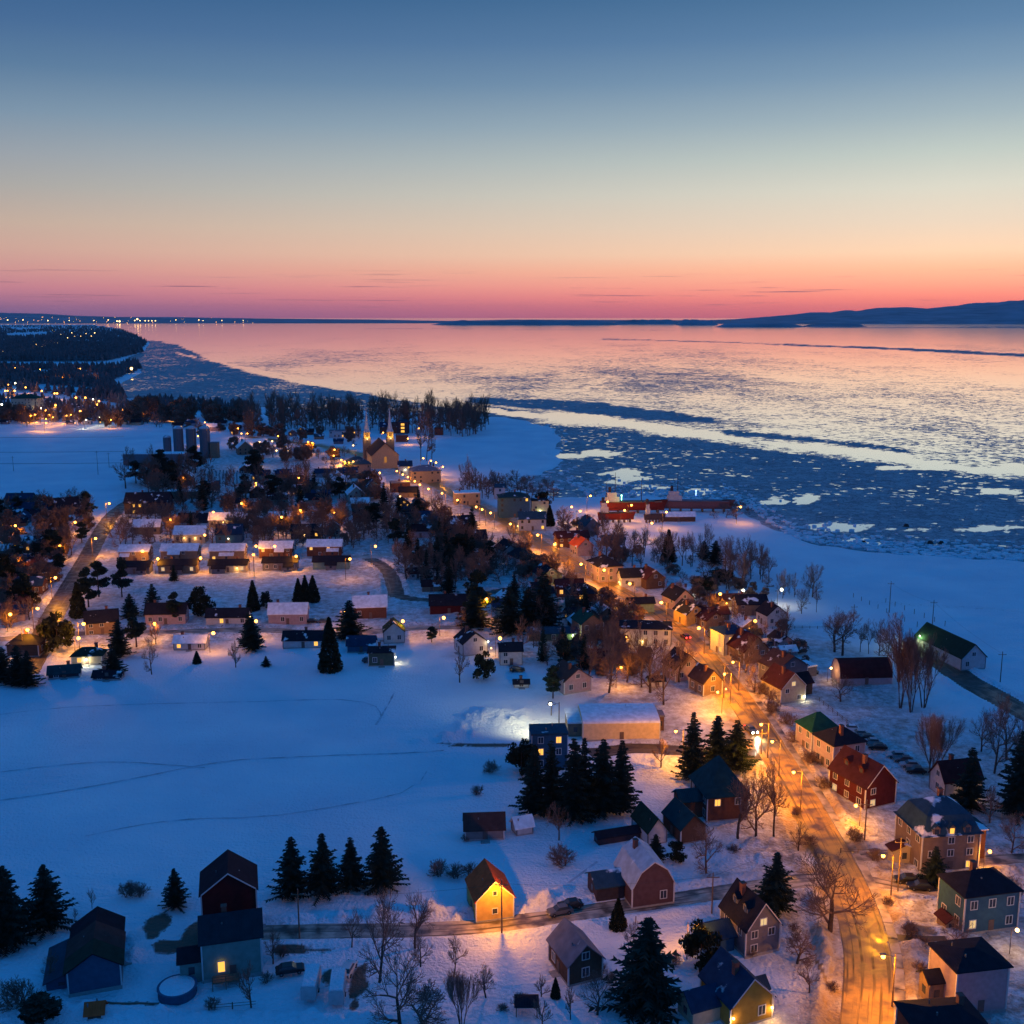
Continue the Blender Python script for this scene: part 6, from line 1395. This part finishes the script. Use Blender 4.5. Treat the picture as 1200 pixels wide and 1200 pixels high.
wood_stuff(95, [(560,650),(640,650),(740,710),(760,790),(700,800),(620,740)], ['farbare','farbare','bush'], 12, 28, 'brush and small trees between the houses left of the main road', '', '', .95, 33, clear_of)
wood_stuff(70, [(640,600),(700,630),(900,690),(960,790),(880,790),(780,700)], ['farbare','bush'], 9, 18, 'brush between the houses right of the main road', '', '', 1, 34, clear_of)
wood_stuff(60, [(130,610),(430,600),(430,640),(130,645)], ['farbare'], 14, 26, 'brush behind the orange street bungalows', '', '', 1, 35, clear_of)
wood_stuff(60, [(180,500),(430,512),(400,545),(300,545),(260,520)], ['farbare','bush'], 8, 18, 'brush and small trees between the silos and the church', '', '', 1, 36, clear_of)
# ================================================================ far woods: too many to count
HOLES = [[(8,391),(55,389),(56,393),(20,395),(6,394)],[(114,404.5),(156,405.5),(155,407),(114,406.5)],[(-60,397),(8,398),(8,400),(-60,400)],[(0,384.5),(40,384),(60,385.5),(20,386.5)],[(90,399),(128,400),(120,402),(88,401)],[(30,436),(60,434),(66,439),(40,441)],[(96,440),(118,438),(120,443),(100,444)]]
def forest(polys, name, label, dens, h, seed, cellpx=None):
    r_ = np.random.RandomState(seed); V = []; F = []; n0 = 0
    for poly, n in polys:
        xs_ = [p[0] for p in poly]; ys_ = [p[1] for p in poly]
        wp = [tuple(at(*p))[:2] for p in poly]; X0, X1 = min(p[0] for p in wp), max(p[0] for p in wp); Y0, Y1 = min(p[1] for p in wp), max(p[1] for p in wp)
        px_ = r_.uniform(min(xs_), max(xs_), n*3); py_ = r_.uniform(min(ys_), max(ys_), n*3)
        m = inpoly(px_, py_, poly)
        for hole in HOLES: m &= ~inpoly(px_, py_, hole)
        px_, py_ = px_[m][:n], py_[m][:n]
        for x, y in zip(px_, py_):
            p = at(x, y); hh = h*r_.uniform(.6, 1.25); w = hh*r_.uniform(.3, .5); vs = []
            for k in range(3):                        # three stacked ragged cones / lumps
                z0 = hh*(.12+.26*k); z1 = hh*(.55+.23*k); rad = w*(1-.28*k)
                ring = [(p.x+rad*math.cos(a+r_.rand()*.5)*r_.uniform(.7,1.15), p.y+rad*math.sin(a)*r_.uniform(.7,1.15), z0*r_.uniform(.8,1.1)) for a in np.linspace(0, 6.283, 6)[:-1]]
                b = n0; V += ring + [(p.x+r_.uniform(-.4,.4), p.y, z1)]; n0 += 6
                for q in range(5): F.append((b+q, b+(q+1) % 5, b+5))
    me = bpy.data.meshes.new(name); me.from_pydata(V, [], F); me.materials.append(MAT['far_trees']); tag(link(name, me), label, 'wood', kind='stuff')
principled('far_trees', (.13,.105,.11), .95, .35, .02)
forest([([(-60,381.5),(110,382),(140,386),(160,394),(172,402),(164,411),(100,410),(-60,408)], 9000), ([(-60,409),(150,409),(168,413),(140,420),(120,424),(-60,424)], 3800)], 'far_wood', 'far dark wood covering the low land on the left', 1, 15, 1)
forest([([(-20,429),(130,431),(160,424),(166,432),(150,440),(130,446),(135,456),(60,452),(-20,446)], 1500), ([(110,455),(138,456),(146,466),(145,474),(118,468)], 190), ([(-20,447),(60,456),(130,463),(150,476),(60,462),(-20,456)], 200)], 'dark_wood', 'dark belt of wood below the far snow strip', 1, 13, 2)
forest([([(0,462),(130,476),(230,492),(160,496),(0,494)], 420), ([(160,468),(290,474),(300,484),(170,482)], 260)], 'scrub_wood', 'dark tree clumps between the distant houses', 1, 9, 3)
tag_ice = None
# broken slabs of shore ice along the river bank
mb = MB(); rnd = random.Random(21); n = 0
while n < 1700:
    x = rnd.uniform(600, 1250); y = float(np.interp(x, [p[0] for p in SHORE if p[0] > 640], [p[1] for p in SHORE if p[0] > 640])) - abs(rnd.gauss(0, 9)) + 1 if x > 665 else rnd.uniform(498, 575)
    p = at(x, y, -.9); s = rnd.uniform(.4, 1.7)*(1.5 if x < 665 else 1); c = [Vector((p.x+s*math.cos(a+rnd.uniform(-.3,.3))*rnd.uniform(.7,1.3), p.y+s*math.sin(a)*rnd.uniform(.7,1.2), -.95)) for a in (0, 1.3, 2.5, 3.8, 5)]
    tl = Vector((rnd.uniform(-.2,.2), rnd.uniform(-.2,.2), rnd.uniform(.15,.7))); b = len(mb.v)
    mb.v += [tuple(q) for q in c] + [tuple(q*1+tl+Vector((0,0,rnd.uniform(0,.3)))) for q in c]
    mb.f.append(tuple(b+5+i for i in range(5)))
    for i in range(5): j = (i+1) % 5; mb.f.append((b+i, b+j, b+5+j, b+5+i))
    n += 1
tag(mb.build('ice_slabs', 'snow'), 'broken slabs of ice piled along the river bank', 'ice', kind='stuff')
for x, y, r, lab in [(1062,617,3.0,'dark rock standing in the long bright pool of water'),(1090,637,3.2,'dark rock at the shore, left of two'),(1103,637,3.0,'dark rock at the shore, right of two'),(1012,636,2.6,'dark rock right of the small bright pools')]:
    mb = MB(); p = at(x, y, -.9); s = scale_at(p); r_ = r/s*1.6
    prof = [(r_*(.9-.5*k/3)*1, -.5+r_*.9*k/3) for k in range(4)]; mb.lathe(prof, 9); mb.v = [(a*(1+.25*mnoise.noise(Vector((a, b, c+x)))), b*(1+.25*mnoise.noise(Vector((b, c, a+x)))), c) for a, b, c in mb.v]
    o = mb.build('rock', 'mud'); o.location = p; tag(o, lab, 'rock')

# ================================================================ the evening air
m = bpy.data.materials.new('haze'); m.use_nodes = True; nt = m.node_tree; nt.nodes.clear(); pv = nt.nodes.new('ShaderNodeVolumePrincipled'); oo = nt.nodes.new('ShaderNodeOutputMaterial')
pv.inputs['Color'].default_value = (.8,.82,.9,1); pv.inputs['Density'].default_value = 8e-6; pv.inputs['Anisotropy'].default_value = 0; nt.links.new(pv.outputs[0], oo.inputs['Volume'])
hz = MB().box(-45000, 45000, -3000, 42000, -4, 540).build('haze', m); tag(hz, 'thin blue evening haze over the river and the far shore', 'haze', kind='stuff')
finish_labels()
